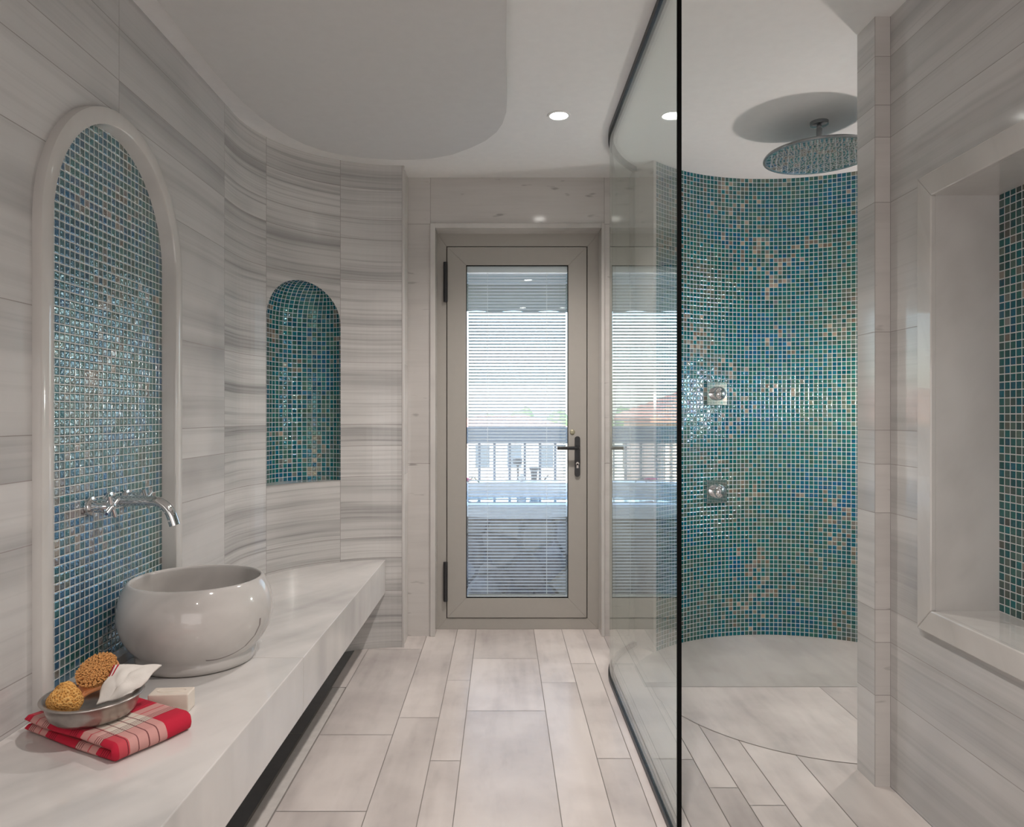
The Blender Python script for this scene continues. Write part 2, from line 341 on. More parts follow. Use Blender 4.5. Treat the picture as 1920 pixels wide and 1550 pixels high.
def plaid():
    m, n, p, out = mat('red_white_plaid_cotton'); tc = nd(n, 'ShaderNodeTexCoord'); s = nd(n, 'ShaderNodeSeparateXYZ'); lk(n, tc.outputs['UV'], s.inputs[0])
    red = (.50, .008, .035, 1); wh = (.66, .58, .50, 1); dk = (.10, .006, .012, 1); mid = (.56, .12, .13, 1)
    def stripes(bands, src): return ramp(n, src, bands, 'CONSTANT')
    u = math_(n, 'FRACT', math_(n, 'DIVIDE', s.outputs[0], .178)); v = math_(n, 'FRACT', math_(n, 'DIVIDE', math_(n, 'ADD', s.outputs[1], .0), .178))
    B = [(0, red), (.24, dk), (.26, wh), (.28, dk), (.30, wh), (.32, dk), (.34, mid), (.47, mid), (.49, wh), (.66, mid), (.68, wh), (.74, dk), (.76, red), (.79, dk), (.81, red), (.84, dk), (.86, red)]
    Bv = [(0, red), (.22, mid), (.34, dk), (.352, mid), (.46, dk), (.472, wh), (.58, dk), (.592, wh), (.70, dk), (.712, wh), (.86, red)]
    mx = nd(n, 'ShaderNodeMix', data_type='RGBA'); mx.inputs['Factor'].default_value = .5
    lk(n, stripes([(0, red), (.24, wh), (.47, mid), (.49, wh), (.62, red)], u), mx.inputs['A']); lk(n, stripes([(0, red), (.17, mid), (.30, wh), (.78, red)], v), mx.inputs['B'])
    def lines(src, ps):
        st = [(0, g(0))]
        for a in ps: st += [(a, g(1)), (a + .013, g(0))]
        return ramp(n, src, st, 'CONSTANT')
    ln = math_(n, 'MAXIMUM', lines(u, (.24, .275, .31, .345, .70, .735, .77, .805)), lines(v, (.27, .40, .53, .66)))
    m3 = nd(n, 'ShaderNodeMix', data_type='RGBA'); lk(n, math_(n, 'MULTIPLY', ln, .85), m3.inputs['Factor']); lk(n, mx.outputs['Result'], m3.inputs['A']); m3.inputs['B'].default_value = dk
    lk(n, m3.outputs['Result'], p.inputs['Base Color'])
    p.inputs['Roughness'].default_value = .9
    ns = nd(n, 'ShaderNodeTexNoise'); ns.inputs['Scale'].default_value = 700; lk(n, tc.outputs['UV'], ns.inputs['Vector'])
    b = nd(n, 'ShaderNodeBump'); b.inputs['Distance'].default_value = .001; b.inputs['Strength'].default_value = .4; lk(n, ns.outputs[0], b.inputs['Height']); lk(n, b.outputs[0], p.inputs['Normal'])
    return m
M['plaid'] = plaid()
def stonewall():
    m, n, p, out = mat('rubble_stone'); tc = nd(n, 'ShaderNodeTexCoord'); v = nd(n, 'ShaderNodeTexVoronoi'); v.inputs['Scale'].default_value = 5.5; v.feature = 'F1'
    lk(n, tc.outputs['Object'], v.inputs['Vector']); e = nd(n, 'ShaderNodeTexVoronoi'); e.feature = 'DISTANCE_TO_EDGE'; e.inputs['Scale'].default_value = 5.5; lk(n, tc.outputs['Object'], e.inputs['Vector'])
    sp = nd(n, 'ShaderNodeSeparateColor'); lk(n, v.outputs['Color'], sp.inputs[0])
    c = ramp(n, sp.outputs[0], [(0, (.10, .11, .14, 1)), (.35, (.17, .16, .16, 1)), (.6, (.30, .27, .23, 1)), (1, (.20, .21, .25, 1))])
    ns = nd(n, 'ShaderNodeTexNoise'); ns.inputs['Scale'].default_value = 22; ns.inputs['Detail'].default_value = 5; lk(n, tc.outputs['Object'], ns.inputs['Vector'])
    mx = nd(n, 'ShaderNodeMix', data_type='RGBA', blend_type='MULTIPLY'); mx.inputs['Factor'].default_value = .7; lk(n, c, mx.inputs['A']); lk(n, ramp(n, ns.outputs[0], [(.3, g(.55)), (.7, g(1.3))]), mx.inputs['B'])
    lk(n, mx.outputs['Result'], p.inputs['Base Color']); p.inputs['Roughness'].default_value = .85
    b = nd(n, 'ShaderNodeBump'); b.inputs['Distance'].default_value = .03; lk(n, ramp(n, e.outputs['Distance'], [(0, g(0)), (.1, g(1))]), b.inputs['Height']); lk(n, b.outputs[0], p.inputs['Normal'])
    return m
M['rubble'] = stonewall()
def rooftile():
    m, n, p, out = mat('terracotta_roof'); tc = nd(n, 'ShaderNodeTexCoord'); wv = nd(n, 'ShaderNodeTexWave'); wv.inputs['Scale'].default_value = 5; lk(n, tc.outputs['Object'], wv.inputs['Vector'])
    ns = nd(n, 'ShaderNodeTexNoise'); ns.inputs['Scale'].default_value = 4; lk(n, tc.outputs['Object'], ns.inputs['Vector'])
    lk(n, ramp(n, math_(n, 'ADD', math_(n, 'MULTIPLY', wv.outputs[0], .4), math_(n, 'MULTIPLY', ns.outputs[0], .6)), [(.2, (.33, .14, .09, 1)), (.8, (.52, .27, .19, 1))]), p.inputs['Base Color']); p.inputs['Roughness'].default_value = .8
    return m
M['roof'] = rooftile()
M['render'] = simple('pale_house_render', (.66, .60, .52), .8, nscale=2)
M['renderpink'] = simple('beige_house_render', (.60, .47, .40), .8, nscale=2)
M['winglass'] = simple('dark_window_glass', (.06, .09, .12), .1)
M['leaf'] = simple('leaf_green', (.085, .13, .06), .7, var=.4, nscale=3)
M['trunk'] = simple('bark', (.12, .09, .07), .9)
M['ground'] = simple('dry_ground', (.36, .33, .24), .9, var=.25, nscale=.4)
M['deck'] = simple('balcony_tiles', (.46, .46, .46), .5)
M['rim'] = simple('white_tub_rim', (.66, .68, .70), .35)
M['rail'] = simple('blue_grey_painted_rail', (.135, .18, .235), .5)
M['awning'] = simple('grey_green_awning_cloth', (.30, .33, .30), .8)
M['water'] = simple('pale_tub_water', (.30, .40, .46), .06)
M['pink'] = simple('pink_petals', (.70, .14, .26), .6)
M['darkgrey'] = simple('dark_grey_plastic', (.06, .07, .08), .4)
# ================================================================== panelled walls
COURSES = [.282, .445, .546, .845, .995, 1.10, 1.403, 1.803, 2.004, 2.103, 2.253]
H = 2.376
def panelled(name, pts, ucuts, zcuts, mats, parent=None, hole=None, z0=0.0, z1=H, j=.0012, step=.03, solid=.0, matsel=None, uvoff=(0, 0), nojoint=False):
    """wall following a plan path pts(u)->(x,y); hole(u)->(zlo,zhi) or None; joints are narrow grout faces"""
    u0, u1 = ucuts[0], ucuts[-1]
    us = set()
    for c in ucuts:
        us.add(round(max(u0, c - j), 6)); us.add(round(min(u1, c + j), 6))
    k = int((u1 - u0) / step) + 1
    for i in range(k + 1): us.add(round(u0 + (u1 - u0) * i / k, 6))
    if hole and hasattr(hole, 'breaks'):
        for b in hole.breaks: us.add(round(b, 6))
    us = sorted(us)
    zs = sorted(set([z0, z1] + [round(z + s * j, 6) for z in zcuts if z0 < z < z1 for s in (-1, 1)]))
    V = []; Fc = []; UV = []; FM = []; AT = []
    def addq(a, b, za, zb, zc, zd, mi, pid):
        n = len(V); (xa, ya), (xb, yb) = pts(a), pts(b)
        V.extend([(xa, ya, za), (xb, yb, zb), (xb, yb, zc), (xa, ya, zd)])
        UV.extend([(a + uvoff[0], za + uvoff[1]), (b + uvoff[0], zb + uvoff[1]), (b + uvoff[0], zc + uvoff[1]), (a + uvoff[0], zd + uvoff[1])])
        Fc.append((n, n + 1, n + 2, n + 3)); FM.append(mi); AT.append(pid)
    for i in range(len(us) - 1):
        a, b = us[i], us[i + 1]
        if b - a < 1e-5: continue
        mid = (a + b) / 2
        ujoint = any(abs(mid - c) < j * .99 for c in ucuts[1:-1])
        ci = sum(1 for c in ucuts if c < mid)
        ha = hole(a + 1e-7, mid) if hole else None; hb = hole(b - 1e-7, mid) if hole else None
        for q in range(len(zs) - 1):
            lo, hi = zs[q], zs[q + 1]; zm = (lo + hi) / 2
            zj = any(abs(zm - c) < j * .99 for c in zcuts)
            zi = sum(1 for c in zcuts if c < zm)
            jt = (ujoint or zj) and not nojoint
            mi = len(mats) - 1 if jt else (matsel(mid) if matsel else 0)
            pid = ((ci * 13 + zi * 7) % 31) / 31 + ci * .013
            if ha and hb:
                la, ta = ha; lb, tb = hb
                A = (min(lo, la), min(lo, lb), min(hi, lb), min(hi, la))
                if A[2] - A[1] > 1e-6 or A[3] - A[0] > 1e-6: addq(a, b, *A, mi, pid)
                A = (max(lo, ta), max(lo, tb), max(hi, tb), max(hi, ta))
                if A[2] - A[1] > 1e-6 or A[3] - A[0] > 1e-6: addq(a, b, *A, mi, pid)
            else: addq(a, b, lo, lo, hi, hi, mi, pid)
    return newobj(name, V, Fc, mats, parent, uvs=UV, fmat=FM, attr=AT, solid=solid)
# ------------------------------------------------------------------ left wall
XL = -1.096; CC = (-.49, 2.92); RC = .606
Y0 = -1.6; ULIN = 2.92 - Y0
def left_pts(u):
    if u <= ULIN: return (XL, Y0 + u)
    a = pi - (u - ULIN) / RC
    return (CC[0] + RC * cos(a), CC[1] + RC * sin(a))
UARC = RC * pi / 2
ang = lambda x, y: (pi - atan2(y - CC[1], x - CC[0])) * RC + ULIN
u_n0, u_n1 = ang(-1.047, 3.164), ang(-.782, 3.45)
um = (u_n0 + u_n1) / 2; half = (u_n1 - u_n0) / 2; rw = RC * sin(half / RC)
NZ0, NZS = .832, 1.578
AY0, AY1, AZS = 1.7325 - .019, 2.3525, 1.607                 # big niche opening
AYC, AR = (AY0 + AY1) / 2, (AY1 - AY0) / 2; AV = AR + .022; ZT = .436; ZM = .462
def archtop(y, r=AR, v=AV):
    return AZS + v * sqrt(max(0, 1 - ((y - AYC) / r) ** 2))
def left_hole(u, mid):
    if u <= ULIN:
        y = Y0 + mid
        if AY0 - .008 < y < AY1 + .008: return (ZT - .02, archtop(Y0 + u, AR + .008, AV + .008))
        return None
    if u_n0 < mid < u_n1:
        wv = RC * sin((u - um) / RC); return (NZ0, NZS + sqrt(max(0, rw * rw - wv * wv)))
    return None
class HB:
    def __init__(s, f, br): s.f = f; s.breaks = br
    def __call__(s, *a): return s.f(*a)
brk = [AY0 - .008 - Y0, AY1 + .008 - Y0, u_n0, u_n1] + [AYC - Y0 - (AR + .008) * cos(pi * i / 48) for i in range(49)] + [um - half * cos(pi * i / 36) for i in range(37)]
wall_left = struct(panelled('wall_left', left_pts, [0, 1.2, 2.4, 2.043 - Y0, 2.818 - Y0 , u_n0, u_n1, ULIN + UARC], COURSES, [M['wall'], M['wall_strong'], M['joint']],
                   hole=HB(left_hole, brk), matsel=lambda u: 1 if u > 2.818 - Y0 else 0))
# end cap of the curved wall
struct(panelled('wall_left_return', lambda u: (CC[0] + .0, CC[1] + RC + u), [0, .195], [.845, 1.403, 2.103], [M['trim'], M['joint']]))
mb = MB(); mb.box(-.4965, -.484, 3.524, 3.536, 0, H); struct(mb.build('trim_1', M['trim'], bevel=.002))
# big niche mosaic
XM = -1.120
ys = sorted(set([AY0 - .02] + [AYC - (AR + .02) * cos(pi * i / 40) for i in range(41)] + [AY1 + .02]))
V = []; Fc = []; UV = []
for i in range(len(ys) - 1):
    a, b = ys[i], ys[i + 1]; n = len(V)
    for y, z in ((a, ZM - .03), (b, ZM - .03), (b, archtop(b, AR + .02, AV + .02)), (a, archtop(a, AR + .02, AV + .02))):
        V.append((XM, y, z)); UV.append((y - AY1 - .0, z - ZM))
    Fc.append((n, n + 1, n + 2, n + 3))
newobj('niche_mosaic', V, Fc, M['mosaic_basin'], wall_left, uvs=UV)
mb = MB(); mb.box(XM - .03, -1.085, AY0 - .005, AY1 + .005, ZT - .03, ZM); mb.build('niche_sill', M['counter'], wall_left, bevel=.002)
# arched surround, swept profile
prof = [(0, XM - .005), (0, -1.082), (.0025, -1.0745), (.010, -1.071), (.038, -1.071), (.0455, -1.0745), (.048, -1.082), (.048, -1.099)]
path = [(AY0, z, -1, 0) for z in (ZT, .8, 1.2, AZS - .001)]
for i in range(0, 65):
    a = pi - pi * i / 64; ny, nz = cos(a) / AR, sin(a) / AV; l = sqrt(ny * ny + nz * nz); path.append((AYC + AR * cos(a), AZS + AV * sin(a), ny / l, nz / l))
path += [(AY1, z, 1, 0) for z in (AZS - .001, 1.2, .8, ZT)]
V = []; Fc = []
for y, z, ny, nz in path:
    for o, x in prof: V.append((x, y + ny * o, z + nz * o))
k = len(prof)
for i in range(len(path) - 1):
    for q in range(k - 1): Fc.append((i * k + q, i * k + q + 1, (i + 1) * k + q + 1, (i + 1) * k + q))
struct(newobj('trim_2', V, Fc, M['trim'], smooth=True))
# small niche recess
am = pi - (um - ULIN) / RC; nv = Vector((cos(am), sin(am))); tv = Vector((sin(am), -cos(am)))
def npt(wl, dep, z):
    base = sqrt(RC * RC - wl * wl) + dep; p = Vector(CC) + nv * base + tv * wl; return (p.x, p.y, z)
V = []; Fc = []; UV = []; NA = 40; kd = .62
rows = [('c', NZ0 - .01)] + [('c', NZ0 + (NZS - NZ0) * i / 12) for i in range(1, 13)] + [('d', pi / 2 * i / 20) for i in range(1, 21)]
for t, val in rows:
    for i in range(NA + 1):
        a = pi - pi * i / NA
        if t == 'c': rr, z, uvv = rw, val, val
        else: rr, z, uvv = rw * cos(val), NZS + rw * sin(val), NZS + val * rw
        V.append(npt(rr * cos(a), kd * rr * sin(a) - .001, z)); UV.append(((pi / 2 - a) * rr * .9, uvv))
for r_ in range(len(rows) - 1):
    for i in range(NA): Fc.append((r_ * (NA + 1) + i, r_ * (NA + 1) + i + 1, (r_ + 1) * (NA + 1) + i + 1, (r_ + 1) * (NA + 1) + i))
UVl = [UV[i] for f in Fc for i in f]
newobj('niche_mosaic', V, Fc, M['mosaic'], wall_left, uvs=UVl if len(UVl) != len(V) else UV, smooth='all')
V = [npt(rw * cos(pi * i / NA), kd * rw * sin(pi * i / NA), NZ0 - .003) for i in range(NA + 1)]
V += [npt(rw * cos(pi - pi * i / NA), -.002, NZ0) for i in range(1, NA)]
newobj('niche_sill', [(x, y, NZ0) for x, y, z in V], [tuple(range(len(V)))], M['trim'], wall_left)
# ------------------------------------------------------------------ end wall with door opening
YD = 3.705; DX0, DX1, DZ = -.350, .515, 2.116
def end_pts(u): return (u, YD)
def end_hole(u, mid):
    return (-.001, DZ) if DX0 < mid < DX1 else None
wall_far = struct(panelled('wall_far', end_pts, [-.50, -.373, .528, .665], [.895, 2.135], [M['wall_end'], M['joint']], hole=HB(end_hole, [DX0, DX1]), solid=0, step=.1))
mb = MB(); YF = 3.955
mb.box(-2.6, DX0, YD + .004, YF, -.2, H + .3); mb.box(DX1, .66, YD + .004, YF, -.2, H + .3); mb.box(.66, 2.6, 3.76, YF, -.2, H + .3); mb.box(DX0, DX1, YD + .004, YF, DZ, H + .3)
struct(mb.build('wall_outer', M['render']))
mb = MB()   # marble lining of the recess with slim architrave
mb.box(DX0 - .024, DX0 + .002, YD - .010, 3.83, 0, DZ + .022); mb.box(DX1 - .002, DX1 + .014, YD - .010, 3.83, 0, DZ + .022); mb.box(DX0 + .002, DX1 - .002, YD - .010, 3.83, DZ - .002, DZ + .022)
struct(mb.build('trim_3', M['trim'], bevel=.002))
# ------------------------------------------------------------------ shower: pier, mosaic cylinder, right wall
SCx, SCy, SR = 1.353, 2.890, .835
a0 = atan2(3.462 - SCy, .745 - SCx); a1 = -atan2(SCy - 2.317, sqrt(SR ** 2 - (SCy - 2.317) ** 2))
def path_pts(P):
    L = [0]
    for i in range(1, len(P)): L.append(L[-1] + (Vector(P[i]) - Vector(P[i - 1])).length)
    def f(u):
        for i in range(1, len(P)):
            if u <= L[i] + 1e-9:
                t = (u - L[i - 1]) / (L[i] - L[i - 1]); return (P[i - 1][0] + (P[i][0] - P[i - 1][0]) * t, P[i - 1][1] + (P[i][1] - P[i - 1][1]) * t)
        return P[-1]
    return f, L
f, L = path_pts([(.658, 3.71), (.658, 3.555), (.730, 3.452), (.745, 3.462)])
struct(panelled('wall_pier', f, L, [.895, 1.803], [M['wall_end'], M['trim']], step=.2))
def cyl(u): a = a0 - u / SR; return (SCx + SR * cos(a), SCy + SR * sin(a))
struct(panelled('wall_shower', cyl, [0, (a0 - a1) * SR], [], [M['mosaic'], M['joint']], step=.03, solid=0))
bpy.data.objects['wall_shower'].data.polygons.foreach_set('use_smooth', [False] * len(bpy.data.objects['wall_shower'].data.polygons))
XR = 1.198; NY1 = 1.976; NY0 = .70; RZ0, RZ1 = .605, 1.754; XB = 1.373
f, L = path_pts([(1.965, 2.317), (1.150, 2.317), (1.150, 2.206), (XR, 2.206), (XR, -1.6)])
ub = L[3]
def r_hole(u, mid):
    y = 2.206 - (mid - ub)
    return (RZ0, RZ1) if mid > ub and NY0 < y < NY1 else None
cuts = [0, L[1], L[2], L[3], ub + 2.206 - .62, ub + 2.206 + .5, L[4]]
wall_right = struct(panelled('wall_right', f, cuts, COURSES, [M['wall'], M['wall_end'], M['joint']], hole=HB(r_hole, [ub + 2.206 - NY0, ub + 2.206 - NY1]), matsel=lambda u: 1 if L[2] < u < L[3] else 0, j=.0010))
mb = MB()
for a, b, c, d in (((XR, NY1, RZ0), (XR, NY1, RZ1), (XB, NY1, RZ1), (XB, NY1, RZ0)), ((XR, NY0, RZ0), (XR, NY0, RZ1), (XB, NY0, RZ1), (XB, NY0, RZ0)),
                   ((XR, NY0, RZ0), (XR, NY1, RZ0), (XB, NY1, RZ0), (XB, NY0, RZ0)), ((XR, NY0, RZ1), (XR, NY1, RZ1), (XB, NY1, RZ1), (XB, NY0, RZ1))):
    mb.add([a, b, c, d], [(0, 1, 2, 3)])
mb.build('niche_lining', M['trim'], wall_right)
V = [(XB, NY1, RZ0), (XB, NY0, RZ0), (XB, NY0, RZ1), (XB, NY1, RZ1)]
newobj('niche_mosaic', V, [(0, 1, 2, 3)], M['mosaic_dark'], wall_right, uvs=[(0, 0), (NY1 - NY0, 0), (NY1 - NY0, RZ1 - RZ0), (0, RZ1 - RZ0)])
def frame_yz(mb, x0, x1, y0, y1, z0, z1, wd, m=0):
    """mitred frame around an opening in an X plane"""
    O = [(y0 - wd, z0 - wd), (y1 + wd, z0 - wd), (y1 + wd, z1 + wd), (y0 - wd, z1 + wd)]; I = [(y0, z0), (y1, z0), (y1, z1), (y0, z1)]
    for k in range(4):
        q = (k + 1) % 4; e = .0005
        v = [(x, *p) for x in (x0, x1) for p in (O[k], O[q], I[q], I[k])]
        mb.add(v, [(0, 1, 2, 3), (7, 6, 5, 4), (0, 4, 5, 1), (1, 5, 6, 2), (2, 6, 7, 3), (3, 7, 4, 0)], m)
mb = MB(); frame_yz(mb, XR + .002, XR - .014, NY0, NY1, RZ0, RZ1, .066)
struct(mb.build('trim_4', M['trim'], bevel=.003))
# rear wall
f, L = path_pts([(XR, -1.6), (XL, -1.6)])
struct(panelled('wall_back', f, [0, 1.1, L[1]], COURSES, [M['wall'], M['joint']]))
# ------------------------------------------------------------------ ceiling + dropped panel
mb = MB(); mb.box(-1.35, 2.4, -1.7, 3.76, H, H + .12); struct(mb.build('ceiling', M['plaster']))
ZS = 2.318
edge = [(300, 7), (350, 70), (400, 133), (430, 166), (456.8, 193), (487, 219), (518.8, 242), (545, 258), (569.8, 270), (603, 282), (639, 290), (685, 296.5), (737.5, 299.7), (775, 299.5), (810, 297), (848, 290), (883, 277), (910, 264), (930.8, 248), (942, 232), (949, 211), (950.5, 190)]
P = []
for x, y in edge:
    s = (VY - y) / (ZS - HC); P.append(((x - VX) / s, F / s))
P = [(-.985, -1.6), (-.985, 1.6)] + P + [(.012, 2.4), (.012, -1.6)]
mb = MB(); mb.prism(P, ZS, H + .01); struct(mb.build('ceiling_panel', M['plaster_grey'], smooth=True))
# ------------------------------------------------------------------ floor
cutY = lambda v: F * HC / (1000 + .4167 * v - VY)
FV = []; FFc = []; FUV = []; FM = []; FA = []
def slab(x0, x1, y0, y1, z, pid, m=0, g_=.0013, flip=0):
    n = len(FV); x0 += g_; x1 -= g_; y0 += g_; y1 -= g_
    FV.extend([(x0, y0, z), (x1, y0, z), (x1, y1, z), (x0, y1, z)]); FFc.append((n, n + 1, n + 2, n + 3)); FM.append(m); FA.append(pid)
    FUV.extend([(x, y) for x, y in ((x0, y0), (x1, y0), (x1, y1), (x0, y1))])
cols = [(-.657, -.393, [cutY(520), cutY(905), cutY(1250), 1.55, 1.0, .2, -.6]), (-.393, -.240, [cutY(828), 1.75, .9, .1, -.8]), (-.240, -.139, [cutY(660), cutY(1022), 1.7, .8, -.3]),
        (-.139, .167, [cutY(562), cutY(797), 1.95, 1.1, .3, -.7]), (.167, .316, [cutY(670), 1.9, .9, -.2]), (.316, .430, [cutY(585), cutY(1012), 1.6, .7, -.6]),
        (.430, .525, []), (.525, .636, [3.28, 2.38, 1.5]), (.636, .726, [3.06, 2.2, 1.4]), (.726, .833, [2.1, 1.2, .1]), (.833, .990, [1.8, .9]), (.990, XR, [1.6, .5]), (XR, 2.2, [2.3])]
for i, (x0, x1, cs) in enumerate(cols):
    ys = [3.83 if DX0 - .05 < x0 < .45 else 3.72] + sorted(cs, reverse=True) + [-1.6]
    if x0 == -.393: ys[0] = 3.83
    for k in range(len(ys) - 1): slab(x0, x1, ys[k + 1], ys[k], 0, (i * 5.3 + k * 2.9) % 7.3 / 7.3)
slab(-.72, -.657, 3.01, 3.53, 0, .3)
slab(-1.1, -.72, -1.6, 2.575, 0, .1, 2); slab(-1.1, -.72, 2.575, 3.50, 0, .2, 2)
slab(-.7155, -.6595, -1.6, 3.008, 0, .4, 3)
n = len(FV); FV += [(-1.4, -1.7, -.002), (2.3, -1.7, -.002), (2.3, 3.83, -.002), (-1.4, 3.83, -.002)]; FFc.append((n, n + 1, n + 2, n + 3)); FM.append(1); FA.append(0); FUV += [(0, 0)] * 4
FB = len(FV)
for sx_ in (0,):
    v = [(-1.4, -1.7, -.1), (2.3, -1.7, -.1), (2.3, 3.83, -.1), (-1.4, 3.83, -.1)]; FV += v; FUV += [(0, 0)] * 4
    for a, b in ((0, 1), (1, 2), (2, 3), (3, 0)): FFc.append((n + a, n + b, FB + b, FB + a)); FM.append(1); FA.append(0)
    FFc.append((FB + 3, FB + 2, FB + 1, FB)); FM.append(1); FA.append(0)
# round shower floor: thin dark ring line and its slabs
KX, KY, KR = 1.30, 3.02, .684
def circ_slab(x0, x1, y0, y1, pid, m, grow=0.0, clipc=(KX, KY), R=KR, z=.0016):
    pts = []
    # sample polygon clipped to circle: outline from param scan
    n = 40; xs = [x0 + (x1 - x0) * i / n for i in range(n + 1)]
    low = []; up = []
    for x in xs:
        dx = x - clipc[0]
        if abs(dx) > R: continue
        h = sqrt(R * R - dx * dx); lo, hi = max(y0, clipc[1] - h), min(y1, clipc[1] + h)
        if hi > lo + 1e-4: low.append((x, lo)); up.append((x, hi))
    pts = low + up[::-1]
    if len(pts) < 3: return
    n0 = len(FV); FV.extend([(x, y, z) for x, y in pts]); FUV.extend(pts); FFc.append(tuple(range(n0, n0 + len(pts)))); FM.append(m); FA.append(pid)
circ_slab(.5, 2.2, 2.2, 3.009, .77, 1, R=KR + .0022, z=.0008)
circ_slab(.55, 1.3335, 2.2, 3.008, .61, 0, z=.0015); circ_slab(1.3365, 2.0, 2.2, 3.008, .23, 0, z=.0015)
circ_slab(.60, 2.19, 3.009, 3.8, .5, 1, clipc=(SCx, SCy), R=SR + .0, z=.0008)
circ_slab(.60, 2.19, 3.0115, 3.8, .83, 4, clipc=(SCx, SCy), R=SR + .0, z=.0016)
UVL = [FUV[i] for f_ in FFc for i in f_]
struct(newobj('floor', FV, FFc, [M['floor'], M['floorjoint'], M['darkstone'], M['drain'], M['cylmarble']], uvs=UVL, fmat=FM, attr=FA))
# ------------------------------------------------------------------ door
door = bpy.data.objects.new('door_1', None); C.objects.link(door); door.location = (.05, 3.82, 0); door['_org'] = (.05, 3.82, 0); struct(door)
LX0, LX1, LZ0, LZ1 = -.2993, .4547, .059, 2.047
GX0, GX1, GZ0, GZ1 = -.1938, .352, .1675, 1.946
def frame_xz(mb, y0, y1, x0, x1, z0, z1, wl, wr, wb, wt, m=0):
    O = [(x0 - wl, z0 - wb), (x1 + wr, z0 - wb), (x1 + wr, z1 + wt), (x0 - wl, z1 + wt)]; I = [(x0, z0), (x1, z0), (x1, z1), (x0, z1)]
    for k in range(4):
        q = (k + 1) % 4
        v = [(p[0], y, p[1]) for y in (y0, y1) for p in (O[k], O[q], I[q], I[k])]
        mb.add(v, [(3, 2, 1, 0), (4, 5, 6, 7), (0, 1, 5, 4), (1, 2, 6, 5), (2, 3, 7, 6), (3, 0, 4, 7)], m)
mb = MB(); frame_xz(mb, 3.822, 3.90, LX0, LX1, LZ0, LZ1, LX0 - DX0, DX1 - LX1, LZ0, DZ - LZ1); mb.build('frame', M['alu'], door, bevel=.0015)
mb = MB(); e = .0045; frame_xz(mb, 3.817, 3.88, GX0, GX1, GZ0, GZ1, GX0 - LX0 - e, LX1 - GX1 - e, GZ0 - LZ0 - e, LZ1 - GZ1 - e); leaf = mb.build('leaf', M['alu'], door, bevel=.0015)
mb = MB(); frame_xz(mb, 3.832, 3.86, LX0 + .006, LX1 - .006, LZ0 + .006, LZ1 - .006, .008, .008, .008, .008); mb.build('gasket', M['rubber'], door)
mb = MB(); frame_xz(mb, 3.822, 3.828, GX0 + .004, GX1 - .004, GZ0 + .004, GZ1 - .004, .0045, .0045, .0045, .0045); mb.build('glazing_bead', M['rubber'], door)
mb = MB(); mb.box(GX0, GX1, 3.829, 3.833, GZ0, GZ1); mb.build('glass_pane', M['pane'], door)
# blind between the panes
bl = MB(); bl.box(GX0 + .003, GX1 - .003, 3.838, 3.868, 1.910, GZ1 - .001); blind = bl.build('blind', M['slat'], door, bevel=.002)
sl = MB(); pitch = .01705; nz = int((1.905 - .178) / pitch); th = radians(33); wdt = .0155
for i in range(nz + 1):
    z = .180 + i * pitch; v = []
    for t in (-1, -.5, 0, .5, 1):
        yy = 3.852 + t * wdt / 2 * cos(th) + (1 - t * t) * .0012 * sin(th); zz = z - t * wdt / 2 * sin(th) + (1 - t * t) * .0014 * cos(th)
        v += [(GX0 + .010, yy, zz), (GX1 - .010, yy, zz)]
    v += [(x, y, z_ - .0004) for x, y, z_ in v]
    fc = [(2 * q, 2 * q + 1, 2 * q + 3, 2 * q + 2) for q in range(4)] + [(10 + 2 * q, 12 + 2 * q, 13 + 2 * q, 11 + 2 * q) for q in range(4)] + [(0, 10, 11, 1), (8, 9, 19, 18)]
    sl.add(v, fc)
sl.build('slats', M['slat'], blind)
for x in (-.080, .238):
    c_ = MB(); c_.box(x - .0012, x + .0012, 3.8435, 3.8450, .172, 1.915); c_.build('cord', M['cord'], blind)
mb = MB(); mb.box(GX0 + .006, GX1 - .006, 3.842, 3.862, .1685, .176); mb.build('bottom_rail', M['slat'], blind)
# hinges
for z0, z1 in ((1.748, 1.960), (.153, .362)):
    mb = MB(); mb.tube([(LX0 - .004, 3.809, z0), (LX0 - .004, 3.809, z1)], .0115, 16); mb.box(LX0 - .012, LX0 + .004, 3.806, 3.823, z0 + .01, z1 - .01); mb.build('hinge', M['black'], door, smooth=True)
# handle
def w3(px, py, Y): s = F / Y; return ((px - VX) / s, Y, HC - (py - VY) / s)
hx0, _, hz1 = w3(1077.6, 817.5, 3.81); hx1, _, hz0 = w3(1087.6, 893.6, 3.81); hcx = (hx0 + hx1) / 2; hr = (hx1 - hx0) / 2
poly = [(hcx + hr * cos(a), hz1 - hr + hr * sin(a)) for a in [pi * i / 12 for i in range(13)]] + [(hcx + hr * cos(a), hz0 + hr + hr * sin(a)) for a in [pi + pi * i / 12 for i in range(13)]]
V = [(x, y, z) for y in (3.805, 3.818) for x, z in poly]; n = len(poly)
hd = newobj('handle', V, [tuple(range(n)), tuple(range(2 * n - 1, n - 1, -1))] + [(i, n + i, n + (i + 1) % n, (i + 1) % n) for i in range(n)], M['black'], door, bevel=.002, smooth=True)
lz = w3(1082, 839.8, 3.77)[2]; lx = w3(1045, 840, 3.765)[0]
mb = MB(); mb.tube([(hcx, 3.806, lz), (hcx, 3.775, lz), (hcx - .002, 3.768, lz), (hcx - .010, 3.7655, lz), (lx, 3.765, lz)], .0092, 16); mb.build('lever', M['black'], hd, smooth=True)
kz = w3(1082, 869, 3.80)[2]
mb = MB(); mb.lathe([(0, 0), (.0085, 0), (.0085, .003), (.0, .003)], 20, (hcx, 3.805, kz), Matrix.Rotation(pi / 2, 3, 'X')); mb.box(hcx - .005, hcx + .005, 3.802, 3.806, kz - .024, kz); mb.build('key_cylinder', M['tin'], hd)
kx, _, kzz = w3(1073.3, 809.8, 3.815)
